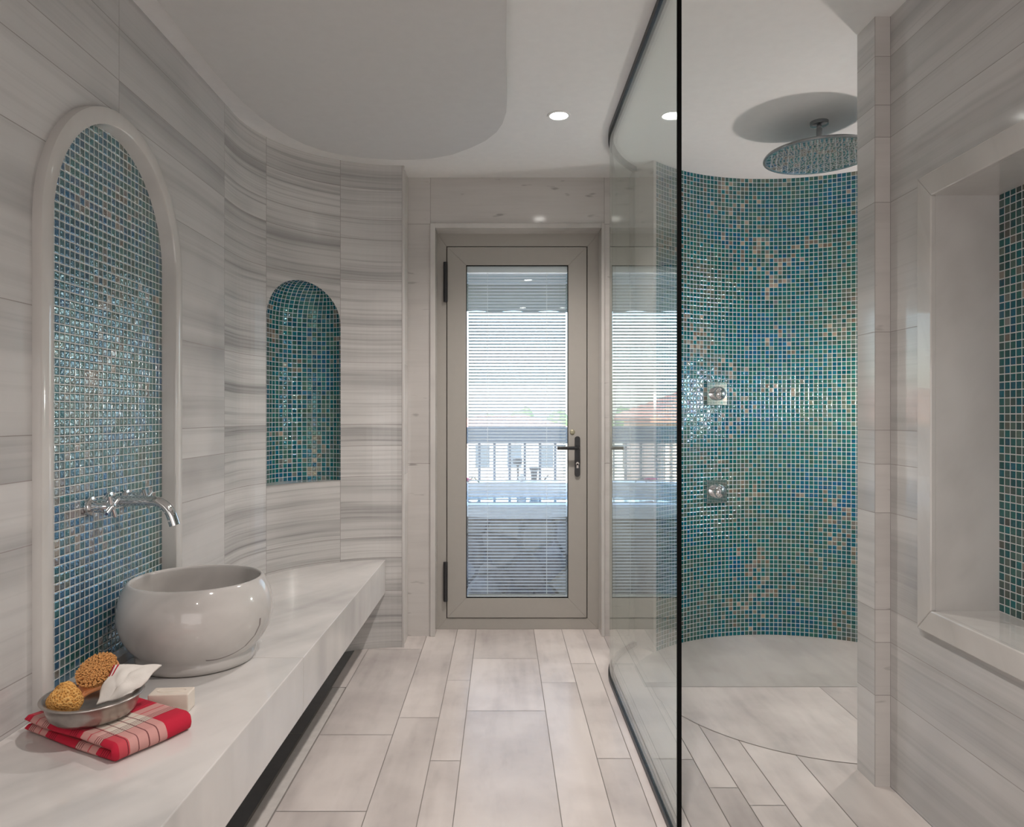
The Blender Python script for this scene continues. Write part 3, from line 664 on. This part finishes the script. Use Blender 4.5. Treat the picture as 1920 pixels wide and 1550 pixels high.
mb = MB(); mb.lathe([(0, .006), (.010, .006), (.0125, .004), (.0145, 0)], 24, (kx, 3.817, kzz), Matrix.Rotation(pi / 2, 3, 'X')); mb.lathe([(0, .008), (.003, .0078), (.0035, .006)], 12, (kx, 3.817, kzz), Matrix.Rotation(pi / 2, 3, 'X')); mb.build('lock_button', simple('pale_brass', (.45, .42, .30), .35, metal=.6), door, smooth=True)
# ------------------------------------------------------------------ shower screen
GX = .468
gp = [(GX, 1.897)] + [(GX, 1.897 + (3.03 - 1.897) * i / 8) for i in range(1, 9)]
Rg = .807
for i in range(1, 25):
    a = pi - (i / 24) * math.asin(.522 / Rg); gp.append((GX + Rg + Rg * cos(a), 3.03 + Rg * sin(a)))
scr = thing('shower_screen', (GX, 2.5, 0), 'clear frameless glass shower screen, bent round at its far end, with black edge', 'shower screen')
gm = MB(); sweep_h(gp, -.005, .005, .014, H - .014, gm)
gobj = gm.build('glass_panel', [M['shower_glass']], scr, smooth=True)
mb = MB(); sweep_h(gp, -.0105, .0105, .0017, .012, mb); sweep_h(gp, -.0105, -.006, .011, .020, mb); sweep_h(gp, .006, .0105, .011, .020, mb); mb.build('bottom_track', M['black'], scr)
mb = MB(); sweep_h(gp, -.0105, .0105, H - .012, H - .0005, mb); sweep_h(gp, -.0105, -.006, H - .022, H - .011, mb); sweep_h(gp, .006, .0105, H - .022, H - .011, mb); mb.build('top_track', M['black'], scr)
mb = MB(); mb.box(GX - .0055, GX + .0055, 1.888, 1.8965, .002, H - .001); mb.build('edge_seal', M['rubber'], scr)
# ------------------------------------------------------------------ downlights
dl0 = None
dlab = ['round white recessed ceiling downlight between the dropped panel and the glass screen', 'round recessed downlight overhead nearest the camera', 'round recessed downlight behind the camera', 'round recessed downlight over the shower at its back wall']
for i, (x, y) in enumerate(DOWNLIGHTS[:3]):
    t = thing('downlight', (x, y, H), dlab[i], 'ceiling light')
    mb = MB(); mb.lathe([(.036, .0), (.038, -.004), (.046, -.005), (.0485, -.002), (.0485, .0)], 48, (x, y, H)); mb.build('trim_ring', M['lamptrim'], t, smooth=True)
    mb = MB(); mb.lathe([(0, -.0025), (.030, -.0025), (.038, -.0015)], 48, (x, y, H)); mb.build('lens', M['lamp'], t, smooth=True)
    light('downlight_beam', 'SPOT', (x, y, H - .02), (50, 40, 42)[i], (1, .915, .87), .035, (0, 0, 0), spot=radians(135), blend=1.0)
# ------------------------------------------------------------------ worktop
fx = lambda y: -.596 + .006 * y
arc = [(CC[0] + (RC - .0005) * cos(a), CC[1] + (RC - .0005) * sin(a)) for a in [pi - (pi - 1.716) * i / 24 for i in range(25)]]
wt = thing('worktop', (-.85, 1.5, ZT), 'long floating polished marble worktop with deep mitred front along the left wall', 'worktop')
mb = MB(); mb.prism([(fx(-1.58), -1.58), (fx(2.0945), 2.0945), (XL, 2.0945), (XL, -1.58)], .273, ZT); mb.build('slab', M['counter'], wt, bevel=.0025)
mb = MB(); mb.prism([(fx(2.0955), 2.0955), (fx(3.515), 3.514)] + [p for p in arc[::-1] if p[0] < -.58] + [(XL, 2.0955)], .273, ZT); mb.build('slab', M['counter'], wt, bevel=.0025)
mb = MB(); mb.box(XL + .02, fx(2.09) - .003, 2.0935, 2.0965, .276, ZT - .0012); mb.build('joint', M['joint'], wt)
# ------------------------------------------------------------------ marble basin
bx, by = -.890, 2.085
bprof = [(0, 0), (.150, 0), (.160, .004), (.1635, .014), (.1625, .030), (.160, .036), (.168, .044), (.184, .062), (.199, .088), (.2085, .115), (.2120, .142), (.2105, .168), (.2045, .194), (.1955, .216), (.187, .231), (.1815, .2375), (.1775, .2385), (.1745, .2355), (.1740, .229), (.181, .205), (.188, .175), (.188, .145), (.180, .115), (.158, .085), (.115, .062), (.06, .053), (.022, .051), (0, .050)]
mb = MB(); mb.lathe(bprof, 96, (bx, by, ZT))
basin = thing('basin', (bx, by, ZT), 'round bulging white marble vessel basin on the worktop under the wall tap', 'basin')
mb.build('bowl', M['bowlmarble'], basin, smooth='all')
mb = MB(); mb.lathe([(0, .055), (.018, .055), (.022, .052), (.022, .049)], 32, (bx, by, ZT)); mb.build('waste', M['chrome'], basin, smooth=True)
# ------------------------------------------------------------------ wall tap
tap = thing('wall_tap', (XM, 2.03, .90), 'chrome wall-mounted basin tap with curved spout and two cross handles', 'tap')
RX = Matrix.Rotation(pi / 2, 3, 'Y')
zt = .900
def rose(y, z, r=.027):
    mb = MB(); mb.lathe([(r, 0), (r, .006), (r * .93, .010), (r * .55, .012), (r * .55, .013)], 40, (XM + .001, y, z), RX); return mb
mb = rose(2.03, zt + .003)
R_ = .062; pts = [(XM, 2.03, zt + .003), (XM + .05, 2.03, zt + .003), (-1.005, 2.03, zt + .003)]
for i in range(0, 13):
    a = radians(72) * i / 12; pts.append((-.998 + R_ * sin(a), 2.03, zt + .003 - R_ * (1 - cos(a))))
l_ = Vector(pts[-1]); pts.append(tuple(l_ + Vector((cos(radians(72)), 0, -sin(radians(72)))) * .028))
mb.tube(pts, .0145, 24); mb.build('spout', M['chrome'], tap, smooth=True)
for y in (1.937, 2.122):
    mb = rose(y, zt); mb.tube([(XM, y, zt), (XM + .046, y, zt)], .0185, 24)
    mb.tube([(XM + .046, y, zt), (XM + .060, y, zt)], .010, 20)
    hb = mb.build('valve', M['chrome'], tap, smooth=True)
    mb = MB()
    for k in range(2):
        a = radians(28 + 90 * k); d = Vector((0, cos(a), sin(a))) * .034; c_ = Vector((XM + .062, y, zt)); mb.tube([c_ - d, c_ + d], .0060, 14)
    mb.lathe([(0, .010), (.008, .008), (.011, .0), (.009, -.008)], 20, (XM + .062, y, zt), RX); mb.build('cross_handle', M['chrome'], hb, smooth=True)
# ------------------------------------------------------------------ rain shower head
hx, hy, hz = 1.33, 3.00, 2.238
sh = thing('rain_shower_head', (hx, hy, H), 'large round chrome rain shower head hanging from the ceiling', 'shower head')
mb = MB(); mb.lathe([(0, .012), (.20, .008), (.218, .002), (.2225, -.004), (.222, -.010), (.214, -.0105)], 96, (hx, hy, hz)); mb.build('disc', M['chrome_dark'], sh, smooth=True)
mb = MB(); mb.lathe([(.214, -.0105), (.206, -.0085), (0, -.0085)], 96, (hx, hy, hz)); mb.build('spray_face', M['chrome'], sh, smooth=True)
mb = MB()
k = 0
for ring in range(0, 14):
    r = .014 * ring + .004; n = max(1, int(2 * pi * r / .0165))
    for q in range(n):
        a = 2 * pi * q / n + ring * .4; mb.lathe([(.0036, 0), (.0030, -.0022), (0, -.0034)], 7, (hx + r * cos(a), hy + r * sin(a), hz - .0085))
noz = mb.build('nozzles', simple('grey_silicone', (.30, .31, .30), .35), sh, smooth=True); noz['kind'] = 'stuff'
mb = MB(); mb.tube([(hx, hy, H - .012), (hx, hy, hz + .012)], .0115, 20); mb.tube([(hx, hy, hz + .03), (hx, hy, hz + .01)], [.013, .020], 20); mb.build('arm', M['chrome_dark'], sh, smooth=True)
mb = MB(); mb.lathe([(.011, -.020), (.030, -.018), (.036, -.014), (.037, 0)], 40, (hx, hy, H)); mb.build('ceiling_rose', M['chrome_dark'], sh, smooth=True)
# ------------------------------------------------------------------ shower valves
for px, py, lab, tilt in ((1341.5, 738, 'square chrome shower valve with round knob, upper of the two', 0), (1341.5, 920.3, 'square chrome shower valve with round knob, lower of the two', 0)):
    kx_ = (px - VX) / F
    A_ = kx_ ** 2 + 1; B_ = -2 * (kx_ * SCx + SCy); C_ = SCx ** 2 + SCy ** 2 - SR ** 2; Yv = (-B_ + sqrt(B_ * B_ - 4 * A_ * C_)) / (2 * A_)
    Xv = kx_ * Yv; Zv = HC - (py - VY) * Yv / F
    d = Vector((SCx - Xv, SCy - Yv, 0)).normalized(); c0 = Vector((Xv, Yv, Zv)) + d * .004
    side = Vector((d.y, -d.x, 0)); Mx = Matrix((side, (0, 0, 1), d)).transposed()
    def loc(p): return c0 + Mx @ Vector(p)
    t = thing('shower_valve', tuple(c0), lab, 'shower valve')
    mb = MB(); v = [tuple(loc((x, y, z))) for z in (-.012, .012) for x, y in ((-.060, -.060), (.060, -.060), (.060, .060), (-.060, .060))]
    mb.add(v, [(3, 2, 1, 0), (4, 5, 6, 7), (0, 1, 5, 4), (1, 2, 6, 5), (2, 3, 7, 6), (3, 0, 4, 7)]); mb.build('plate', M['chrome'], t, bevel=.002)
    mb = MB(); pr = [(.031, .010), (.0345, .014), (.0345, .034), (.033, .040), (.028, .047), (.018, .053), (.007, .056), (0, .0565)]
    mb.lathe(pr, 48, c0, Mx); kn = mb.build('knob', M['chrome'], t, smooth=True)
    mb = MB()
    for q in range(12):
        a = 2 * pi * q / 12; p0 = loc((.012 * cos(a), .012 * sin(a), .0553)); p1 = loc((.0285 * cos(a), .0285 * sin(a), .0468)); mb.tube([p0, p1], .0009, 6)
    mb.build('grooves', M['darkgrey'], kn)
    mb = MB(); mb.tube([tuple(loc((0, .033, .03))), tuple(loc((0, .037, .03)))], .0035, 10); mb.build('index_pin', M['chrome'], kn, smooth=True)
# ------------------------------------------------------------------ folded plaid towel
A = Vector((-.790, 1.452, ZT)); ud = Vector((-.283, .148, 0)).normalized(); vd = Vector((.148, .283, 0)).normalized()
# profile in (u along ud, z) of a cloth band folded double; width runs along vd
LT, WT, th_ = .315, .190, .0195
outer = []
def prof_pts():
    """outline points (u, z, uvu): bottom layer out, fold at u=0, top layer back"""
    P = []; r = th_ + .001
    us_ = [LT - LT * i / 16 for i in range(17)]
    cen = [(u, th_ / 2, u) for u in us_[:-1]] ; 
    c2 = []
    for i in range(9):
        a = -pi / 2 - pi * i / 8; c2.append((.012 + (r / 2 + .0) * cos(a) * 1.0, th_ / 2 + .0105 + (r / 2) * sin(a), 0))
    return cen, c2
pathp = [(LT - (LT - .012) * i / 18, th_ / 2) for i in range(19)]
for i in range(1, 9):
    a = -pi / 2 - pi * i / 8; pathp.append((.012 + .0108 * cos(a), th_ / 2 + .0108 + .0108 * sin(a)))
pathp += [(.012 + (LT - .014) * i / 18, th_ / 2 + .0216) for i in range(1, 19)]
NW = 22; V = []; Fc = []; UV = []
ring = 12
s_acc = 0; prev = None
sect = []
for i, (u, z) in enumerate(pathp):
    if prev is not None: s_acc += sqrt((u - prev[0]) ** 2 + (z - prev[1]) ** 2)
    prev = (u, z)
    p0 = pathp[max(i - 1, 0)]; p1 = pathp[min(i + 1, len(pathp) - 1)]; t = Vector((p1[0] - p0[0], p1[1] - p0[1])).normalized(); nn = Vector((-t.y, t.x))
    sect.append((u, z, nn, s_acc))
ncol = 26
for i, (u, z, nn, s_) in enumerate(sect):
    # closed cross-section across the width, rounded ends
    ends = min(1, (i + .35) / 1.5, (len(sect) - 1 - i + .35) / 1.5); ht = th_ / 2 * (.55 + .45 * ends) * .93
    for k in range(ncol * 2):
        if k < ncol: q = k / (ncol - 1); sg = -1
        else: q = 1 - (k - ncol) / (ncol - 1); sg = 1
        wv = q * WT; e_ = min(q, 1 - q) * WT; rnd = min(1, sqrt(max(0, 1 - (1 - min(1, e_ / .008)) ** 2)) + .12)
        hh = ht * rnd * sg + .0010 * sin(u * 33 + q * 5) * (1 if z > .02 else 0) * rnd
        uu = u - nn.x * hh; zz = z - nn.y * hh
        p = A + ud * (uu + .0025 * sin(q * 6 + z * 90)) + vd * (wv + .002 * sin(u * 20 + z * 200)); V.append((p.x, p.y, max(ZT + .0004, ZT + zz))); UV.append((s_ + .03, wv + .02))
for i in range(len(sect) - 1):
    for k in range(ncol * 2):
        k2 = (k + 1) % (ncol * 2); Fc.append((i * ncol * 2 + k, i * ncol * 2 + k2, (i + 1) * ncol * 2 + k2, (i + 1) * ncol * 2 + k))
Fc.append(tuple(range(ncol * 2))); e_ = (len(sect) - 1) * ncol * 2; Fc.append(tuple(e_ + k for k in range(ncol * 2 - 1, -1, -1)))
UVl = [UV[i] for f_ in Fc for i in f_]
tw = newobj('towel', V, Fc, M['plaid'], uvs=UVl, smooth='all', loc=tuple(A)); tag(tw, 'red and white plaid cotton towel folded flat under the metal bowl', 'towel')
ZTW = ZT + .0415
# ------------------------------------------------------------------ metal bowl with bath things
mx_, my_ = -.912, 1.592
mb = MB(); mb.lathe([(0, 0), (.062, 0), (.076, .003), (.086, .012), (.092, .028), (.095, .044), (.1025, .046), (.104, .0485), (.102, .0505), (.096, .0505), (.0915, .046), (.088, .030), (.082, .015), (.068, .006), (0, .004)], 72, (mx_, my_, ZTW), sx=1.0, sy=1.0)
tb = mb.build('metal_bowl', M['tin'], smooth='all', loc=(mx_, my_, ZTW)); tag(tb, 'shallow tinned metal bowl standing on the red plaid towel', 'bowl')
def blob(name, c, ax, mat_, rot, noise, nu=40, nv=24, seed=1, shape=None):
    mb = MB(); R = Matrix.Rotation(rot[2], 3, 'Z') @ Matrix.Rotation(rot[1], 3, 'Y') @ Matrix.Rotation(rot[0], 3, 'X'); rr = random.Random(seed)
    ph = [(rr.uniform(0, 6), rr.uniform(1, 5), rr.uniform(1, 5)) for _ in range(6)]
    V = []; Fc = []
    for j in range(nv + 1):
        t = pi * j / nv
        for i in range(nu):
            a = 2 * pi * i / nu; k = 1
            for p_, q1, q2 in ph: k += noise * sin(q1 * 1.0 * round(q2) * 0 + round(q1) * a + p_) * sin(round(q2) * t + p_)
            if shape: k *= shape(t, a)
            V.append(tuple(Vector(c) + R @ Vector((ax[0] * sin(t) * cos(a) * k, ax[1] * sin(t) * sin(a) * k, ax[2] * cos(t) * k))))
    for j in range(nv):
        for i in range(nu): Fc.append((j * nu + i, j * nu + (i + 1) % nu, (j + 1) * nu + (i + 1) % nu, (j + 1) * nu + i))
    return V, Fc
V, Fc = blob('s', (-.948, 1.552, ZTW + .052), (.034, .027, .034), None, (0, radians(-18), radians(20)), .035, seed=4, shape=lambda t, a: 1.0 - .20 * cos(2 * t) * 0 + .22 * max(0, cos(t)) * sin(t) * 0 )
tag(newobj('sponge', V, Fc, M['sponge'], smooth='all', loc=(-.935, 1.555, ZTW + .01)), 'orange natural sponge at the left in the metal bowl', 'sponge')
# brush: tilted oval head with bristles, handle down into the bowl
hc_ = Vector((-.920, 1.628, ZTW + .083)); 
axis = Vector((-.02, -.60, .80)).normalized()                      # bristles face up and toward the room
hdn = Vector((-.34, -.72, -.60)); hdn = (hdn - axis * hdn.dot(axis)).normalized(); sd = axis.cross(hdn)
BM = Matrix((hdn, sd, axis)).transposed()
br = thing('bath_brush', tuple(hc_), 'wooden bath brush with tan bristles facing up, leaning in the metal bowl', 'brush')
V = []; Fc = []
outl = []                       # outline of the wood: oval head then neck and handle, in (along handle, side)
for i in range(41):
    t = i / 40; x = -.044 + .158 * t
    if x < .034: wd_ = .0415 * sqrt(max(0, 1 - (x / .044) ** 2))
    else: wd_ = .0100 + .016 * max(0, 1 - (x - .034) / .030) ** 2 + .003 * min(1, max(0, (x - .06) / .04))
    if x > .100: wd_ *= sqrt(max(0, 1 - ((x - .100) / .0141) ** 2)) * .98 + .02
    outl.append((x, max(wd_, .0008)))
for i, (x, wd_) in enumerate(outl):
    tk = .0075 if x < .03 else .0065
    for k in range(16):
        a = 2 * pi * k / 16; ca, sa = cos(a), sin(a)
        V.append(tuple(hc_ + BM @ Vector((x, wd_ * abs(ca) ** .6 * (1 if ca > 0 else -1), tk * abs(sa) ** .7 * (1 if sa > 0 else -1) * min(1, wd_ / .006) - .006))))
for i in range(len(outl) - 1):
    for k in range(16): Fc.append((i * 16 + k, i * 16 + (k + 1) % 16, (i + 1) * 16 + (k + 1) % 16, (i + 1) * 16 + k))
Fc.append(tuple(range(15, -1, -1))); Fc.append(tuple((len(outl) - 1) * 16 + k for k in range(16)))
newobj('wooden_back', V, Fc, M['wood'], br, smooth='all')
V = []; Fc = []; rr = random.Random(3)
for ring_ in range(0, 13):
    rk = ring_ / 12; n = max(1, int(ring_ * 6.2))
    for q in range(n):
        a = 2 * pi * q / n + rr.uniform(-.1, .1); x = .0395 * rk * cos(a); y = .037 * rk * sin(a)
        p = Vector((x, y, 0)); tp = Vector((x * 1.10 + rr.uniform(-.001, .001), y * 1.10 + rr.uniform(-.001, .001), .019 - .0045 * rk ** 3 + rr.uniform(-.0015, .0012)))
        n0 = len(V); r0 = .0019
        for h_, rad in ((p, r0 * .75), (tp, r0 * 1.15)):
            for k in range(5): V.append(tuple(hc_ + BM @ (h_ + Vector((rad * cos(k * 1.2566), rad * sin(k * 1.2566), 0)))))
        for k in range(5): Fc.append((n0 + k, n0 + (k + 1) % 5, n0 + 5 + (k + 1) % 5, n0 + 5 + k))
        Fc.append(tuple(n0 + 5 + k for k in range(5)))
bs = newobj('bristles', V, Fc, M['bristle'], br); bs['kind'] = 'stuff'
# crumpled white mitt
def clothpatch(corners, nu=26, nv=20, amp=.0028, seed=2):
    rr = random.Random(seed); a, b, c, d = [Vector(p) for p in corners]; V = []; Fc = []; UV = []
    for j in range(nv + 1):
        for i in range(nu + 1):
            s, t = i / nu, j / nv; p = a * (1 - s) * (1 - t) + b * s * (1 - t) + c * s * t + d * (1 - s) * t
            bul = sin(pi * s) * sin(pi * t)
            off = Vector((.002 * sin(9 * t + 3 * s), -.010 * bul - amp * sin(7 * s + 11 * t) * (bul ** .5) - .007 * math.exp(-((s - .25 - .45 * t) / .10) ** 2) * sin(pi * t), .010 * bul + amp * sin(13 * t - 6 * s + 1) * (bul ** .5) - .008 * math.exp(-((s - .62 + .30 * t) / .09) ** 2) * sin(pi * t)))
            V.append(tuple(p + off)); UV.append((s, t))
    for j in range(nv):
        for i in range(nu): q = j * (nu + 1) + i; Fc.append((q, q + 1, q + nu + 2, q + nu + 1))
    return V, Fc, UV
ZB = ZTW
cor = [w3(214, 1249, 1.62), w3(303, 1248, 1.64), w3(248, 1300, 1.585), w3(181, 1322, 1.56)]
V, Fc, UV = clothpatch(cor)
cl = newobj('bath_cloth', V, Fc, [M['linen'], M['redthread']], smooth='all', loc=cor[3], solid=.006, fmat=[1 if (i % 26) in (0, 2) and (i // 26) < 6 else 0 for i in range(len(Fc))])
tag(cl, 'crumpled white linen bath cloth with red stripe in the metal bowl', 'cloth')
# soap
sx_, sy_ = -.798, 1.726
sp = thing('soap', (sx_, sy_, ZT), 'cream rectangular soap bar standing on edge behind the towel', 'soap')
Rz = Matrix.Rotation(radians(4), 4, 'Z'); Mt = Matrix.Translation((sx_, sy_, 0)) @ Rz
mb = MB(); mb.box(-.047, .047, -.026, .022, ZT + .0004, ZT + .046, 0, Mt); mb.build('bar', M['soap'], sp, bevel=.003, seg=3)
mb = MB(); poly = [(.034 * abs(cos(a)) ** .5 * (1 if cos(a) > 0 else -1), .010 * sin(a)) for a in [2 * pi * i / 28 for i in range(28)]]
pts = [tuple(Mt @ Vector((x, y, ZT + .0462))) for x, y in poly]; pts.append(pts[0]); mb.tube(pts, .0012, 6, caps=False); mb.build('stamped_outline', M['soap'], sp)
# ================================================================== outside
def ubox(name, x0, x1, y0, y1, z0, z1, m, parent=None, bevel=0):
    mb = MB(); mb.box(x0, x1, y0, y1, z0, z1); return mb.build(name, m, parent, bevel=bevel)
struct(ubox('balcony_floor', -4, 4.5, YF, 8.2, -.25, -.03, M['deck']))
tub = thing('outdoor_tub', (.1, 5.35, -.03), 'round stone-clad outdoor tub with white rim outside the door', 'tub')
mb = MB(); mb.lathe([(.88, 0), (.88, .53)], 72, (.1, 5.40, -.03)); mb.build('stone_wall', M['rubble'], tub, smooth=True)
mb = MB(); mb.lathe([(.88, .53), (.915, .53), (.915, .595), (.905, .60), (.74, .60), (.735, .59), (.735, .45)], 72, (.1, 5.40, -.03)); mb.build('rim', M['rim'], tub, smooth=True)
mb = MB(); mb.lathe([(0, .53), (.735, .53)], 72, (.1, 5.40, -.03)); mb.build('water', M['water'], tub)
mb = MB(); pts = [(.1 + .93 * cos(a), 5.40 + .93 * sin(a), -.012) for a in [2 * pi * i / 64 for i in range(65)]]; mb.tube(pts, .012, 8, caps=False)
tag(mb.build('hose', M['darkgrey'], loc=(.1, 5.40, -.02)), 'dark hose lying round the foot of the outdoor tub', 'hose')
# ledge + railing
YR = 6.62; sR = F / YR
lg = struct(ubox('wall_balcony', -3.6, 4.2, YR - .12, YR + .12, -.25, HC - (905 - VY) / sR, M['rim'], bevel=.01))
rl = thing('balcony_railing', (.1, YR, .51), 'blue-grey balcony railing with broad handrail and slim posts', 'railing')
zr1, zr0 = HC - (800.5 - VY) / sR, HC - (831 - VY) / sR
ubox('handrail', -3.6, 4.2, YR - .05, YR + .05, zr0, zr1, M['rail'], rl, bevel=.008)
pz = HC - (905 - VY) / sR
x = w3(898.7, 800, YR)[0] - .1405 * 12
for i in range(34):
    mb = MB(); xx = x + i * .1405; mb.tube([(xx, YR, pz - .002), (xx, YR, zr0 + .002)], .013, 10); mb.build('baluster', M['rail'], rl, smooth=True)
# things on the tub's far side
c = w3(971, 905, YR - .02); zz = HC - (905 - VY) / sR
t = thing('round_headed_stand', (c[0], YR - .03, zz), 'dark round-headed stand on the ledge behind the outdoor tub', 'stand')
mb = MB(); mb.lathe([(.022, 0), (.018, .02), (.010, .03), (.010, .15), (.014, .19)], 20, (c[0], YR - .03, zz)); mb.build('stem', M['darkgrey'], t, smooth=True)
mb = MB(); mb.lathe([(0, -.008), (.030, -.010), (.046, .02), (.044, .048), (.030, .064), (0, .068)], 28, (c[0] - .004, YR - .03, zz + .175)); mb.build('head', M['darkgrey'], t, smooth=True)
c = w3(1001, 905, YR); t = thing('planter', (c[0], YR - .03, zz), 'small dark tapered pot on the balcony ledge', 'pot')
mb = MB(); mb.lathe([(0, 0), (.024, 0), (.034, .12), (.045, .125), (.045, .150), (.038, .15), (.033, .12), (0, .11)], 28, (c[0], YR - .03, zz)); mb.build('pot', M['darkgrey'], t, smooth=True)
c = w3(1024, 905, YR); mb = MB(); mb.tube([(c[0] - .015, YR - .03, zz), (c[0] - .012, YR - .03, zz + .04), (c[0] + .02, YR - .03, zz + .075)], [.012, .009, .005], 10)
tag(mb.build('spout', M['darkgrey'], smooth=True, loc=(c[0], YR - .03, zz)), 'small dark bent spout on the balcony ledge beside the pot', 'spout')
c = w3(978, 937, 6.2); mb = MB(); V, Fc = blob('v', (c[0], 6.19, .57 + .028), (.030, .030, .030), None, (0, 0, 0), .03, 20, 12)
tag(newobj('ball', V, Fc, M['soap'], smooth='all', loc=(c[0], 6.19, .57)), 'small cream ball on the far rim of the outdoor tub', 'ball')
for px, lab in ((872, 'pink flower lying on the tub rim at the left'), (1092, 'pink flower lying on the tub rim at the right')):
    yy = 6.05; c = w3(px, 932, yy); t = thing('pink_flower', (c[0], yy, .572), lab, 'flower'); mb = MB()
    for k in range(6):
        a = k * 1.047; V, Fc = blob('p', (c[0] + .030 * cos(a), yy + .02 * sin(a), .572 + .022 + .008 * (k % 2)), (.030, .022, .012), None, (0, .3 * sin(a), a), 0, 12, 8); mb.add(V, Fc)
    mb.build('petals', M['pink'], t, smooth='all')
    mb = MB(); mb.tube([(c[0] + .02, yy, .575), (c[0] + .07, yy, .62), (c[0] + .12, yy, .575)], .006, 6); mb.build('stalk', M['leaf'], t, smooth=True)
# awning
aw = thing('awning', (.1, YF, 2.55), 'grey-green cloth awning with straight valance outside the door', 'awning')
mb = MB(); V = [(-2.6, YF, 2.62), (2.8, YF, 2.62), (2.8, 6.2, 2.30), (-2.6, 6.2, 2.30)]; mb.add(V + [(x, y, z - .012) for x, y, z in V], [(0, 1, 2, 3), (7, 6, 5, 4), (0, 4, 5, 1), (1, 5, 6, 2), (2, 6, 7, 3), (3, 7, 4, 0)]); mb.build('canopy', M['awning'], aw)
mb = MB(); n = 120; V = []; Fc = []
for i in range(n + 1):
    x = -2.6 + 5.4 * i / n; y = 6.2 + .012 * sin(i * .9); V += [(x, y, 2.30), (x, y + .006, 2.035 + .012 * abs(sin(i * .45)))]
for i in range(n): Fc.append((2 * i, 2 * i + 1, 2 * i + 3, 2 * i + 2))
newobj('valance', V, Fc, M['awning'], aw, smooth='all', solid=.004)
mb = MB(); mb.tube([(-2.6, 6.2, 2.305), (2.8, 6.2, 2.305)], .022, 12); mb.build('front_bar', M['rim'], aw, smooth=True)
# ground and houses
V = [(-80, 8, -4), (80, 8, -4), (80, 150, -4), (-80, 150, -4)]; struct(newobj('ground', V + [(x, y, -4.3) for x, y, z in V], [(0, 1, 2, 3), (7, 6, 5, 4), (0, 4, 5, 1), (1, 5, 6, 2), (2, 6, 7, 3), (3, 7, 4, 0)], M['ground']))
def house(x0, x1, y0, y1, z1, zr, wallm, label, wins, ridge='x', over=.5):
    t = thing('house', ((x0 + x1) / 2, y0, -4), label, 'house')
    ubox('walls', x0, x1, y0, y1, -4, z1, wallm, t)
    mb = MB(); X0, X1, Y0_, Y1_ = x0 - over, x1 + over, y0 - over, y1 + over; my2 = (Y0_ + Y1_) / 2; ins = min((Y1_ - Y0_) / 2, (X1 - X0) * .3)
    v = [(X0, Y0_, z1), (X1, Y0_, z1), (X1, Y1_, z1), (X0, Y1_, z1), (X0 + ins, my2, zr), (X1 - ins, my2, zr)]
    v += [(p[0], p[1], z1 - .12) for p in v[:4]]
    mb.add(v, [(0, 1, 5, 4), (1, 2, 5), (2, 3, 4, 5), (3, 0, 4), (6, 7, 1, 0), (7, 8, 2, 1), (8, 9, 3, 2), (9, 6, 0, 3), (9, 8, 7, 6)]); mb.build('roof', M['roof'], t)
    for (a, b, c_, d_) in wins:
        wn = ubox('window', a, b, y0 - .05, y0 + .05, c_, d_, M['rim'], t); ubox('pane', a + .08, b - .08, y0 - .07, y0 - .02, c_ + .08, d_ - .08, M['winglass'], wn)
house(-2.3, 2.3, 27, 34, .62, 1.10, M['render'], 'pale house with low terracotta roof straight beyond the balcony', [(-2.3 + 1.2 * i, -1.6 + 1.2 * i, -.9, .1) for i in range(4)] + [(-2.3 + 1.2 * i, -1.6 + 1.2 * i, -2.8, -1.6) for i in range(4)])
house(-9.5, -3.4, 19, 25.5, 1.05, 2.05, M['renderpink'], 'taller beige house with red roof, left beyond the balcony', [(-9.2 + 1.15 * i, -8.5 + 1.15 * i, -.6, .7) for i in range(5)] + [(-9.2 + 1.15 * i, -8.5 + 1.15 * i, -2.9, -1.5) for i in range(5)])
house(3.4, 9.4, 19, 25.5, .95, 1.75, M['render'], 'pale house with terracotta roof at the right beyond the balcony', [(3.2 + 1.2 * i, 3.9 + 1.2 * i, -.6, .5) for i in range(4)])
house(-22, -13, 34, 42, 1.6, 2.6, M['render'], 'distant pale house at far left beyond the balcony', [(-21 + 1.8 * i, -20 + 1.8 * i, -.6, .9) for i in range(4)])
rt = random.Random(11)
for i in range(17):
    x = -26 + i * 3.1 + rt.uniform(-.15, .15); y = 62 + rt.uniform(-5, 6); top = rt.uniform(1.0, 1.75) + (y - 60) * .01
    t = thing('tree', (x, y, -4), 'round-crowned green tree in the distant tree line beyond the houses', 'tree', 'trees on the horizon')
    mb = MB(); mb.tube([(x, y, -4), (x, y, top - 1.5)], .15, 8); mb.build('trunk', M['trunk'], t)
    V, Fc = blob('c', (x, y, top - 1.5), (1.25, 1.2, 1.5), None, (0, 0, 0), .05, 26, 14, seed=i); newobj('crown', V, Fc, M['leaf'], t, smooth='all')
# ------------------------------------------------------------------ tidy
for o in list(bpy.data.objects):
    if '_org' in o: del o['_org']
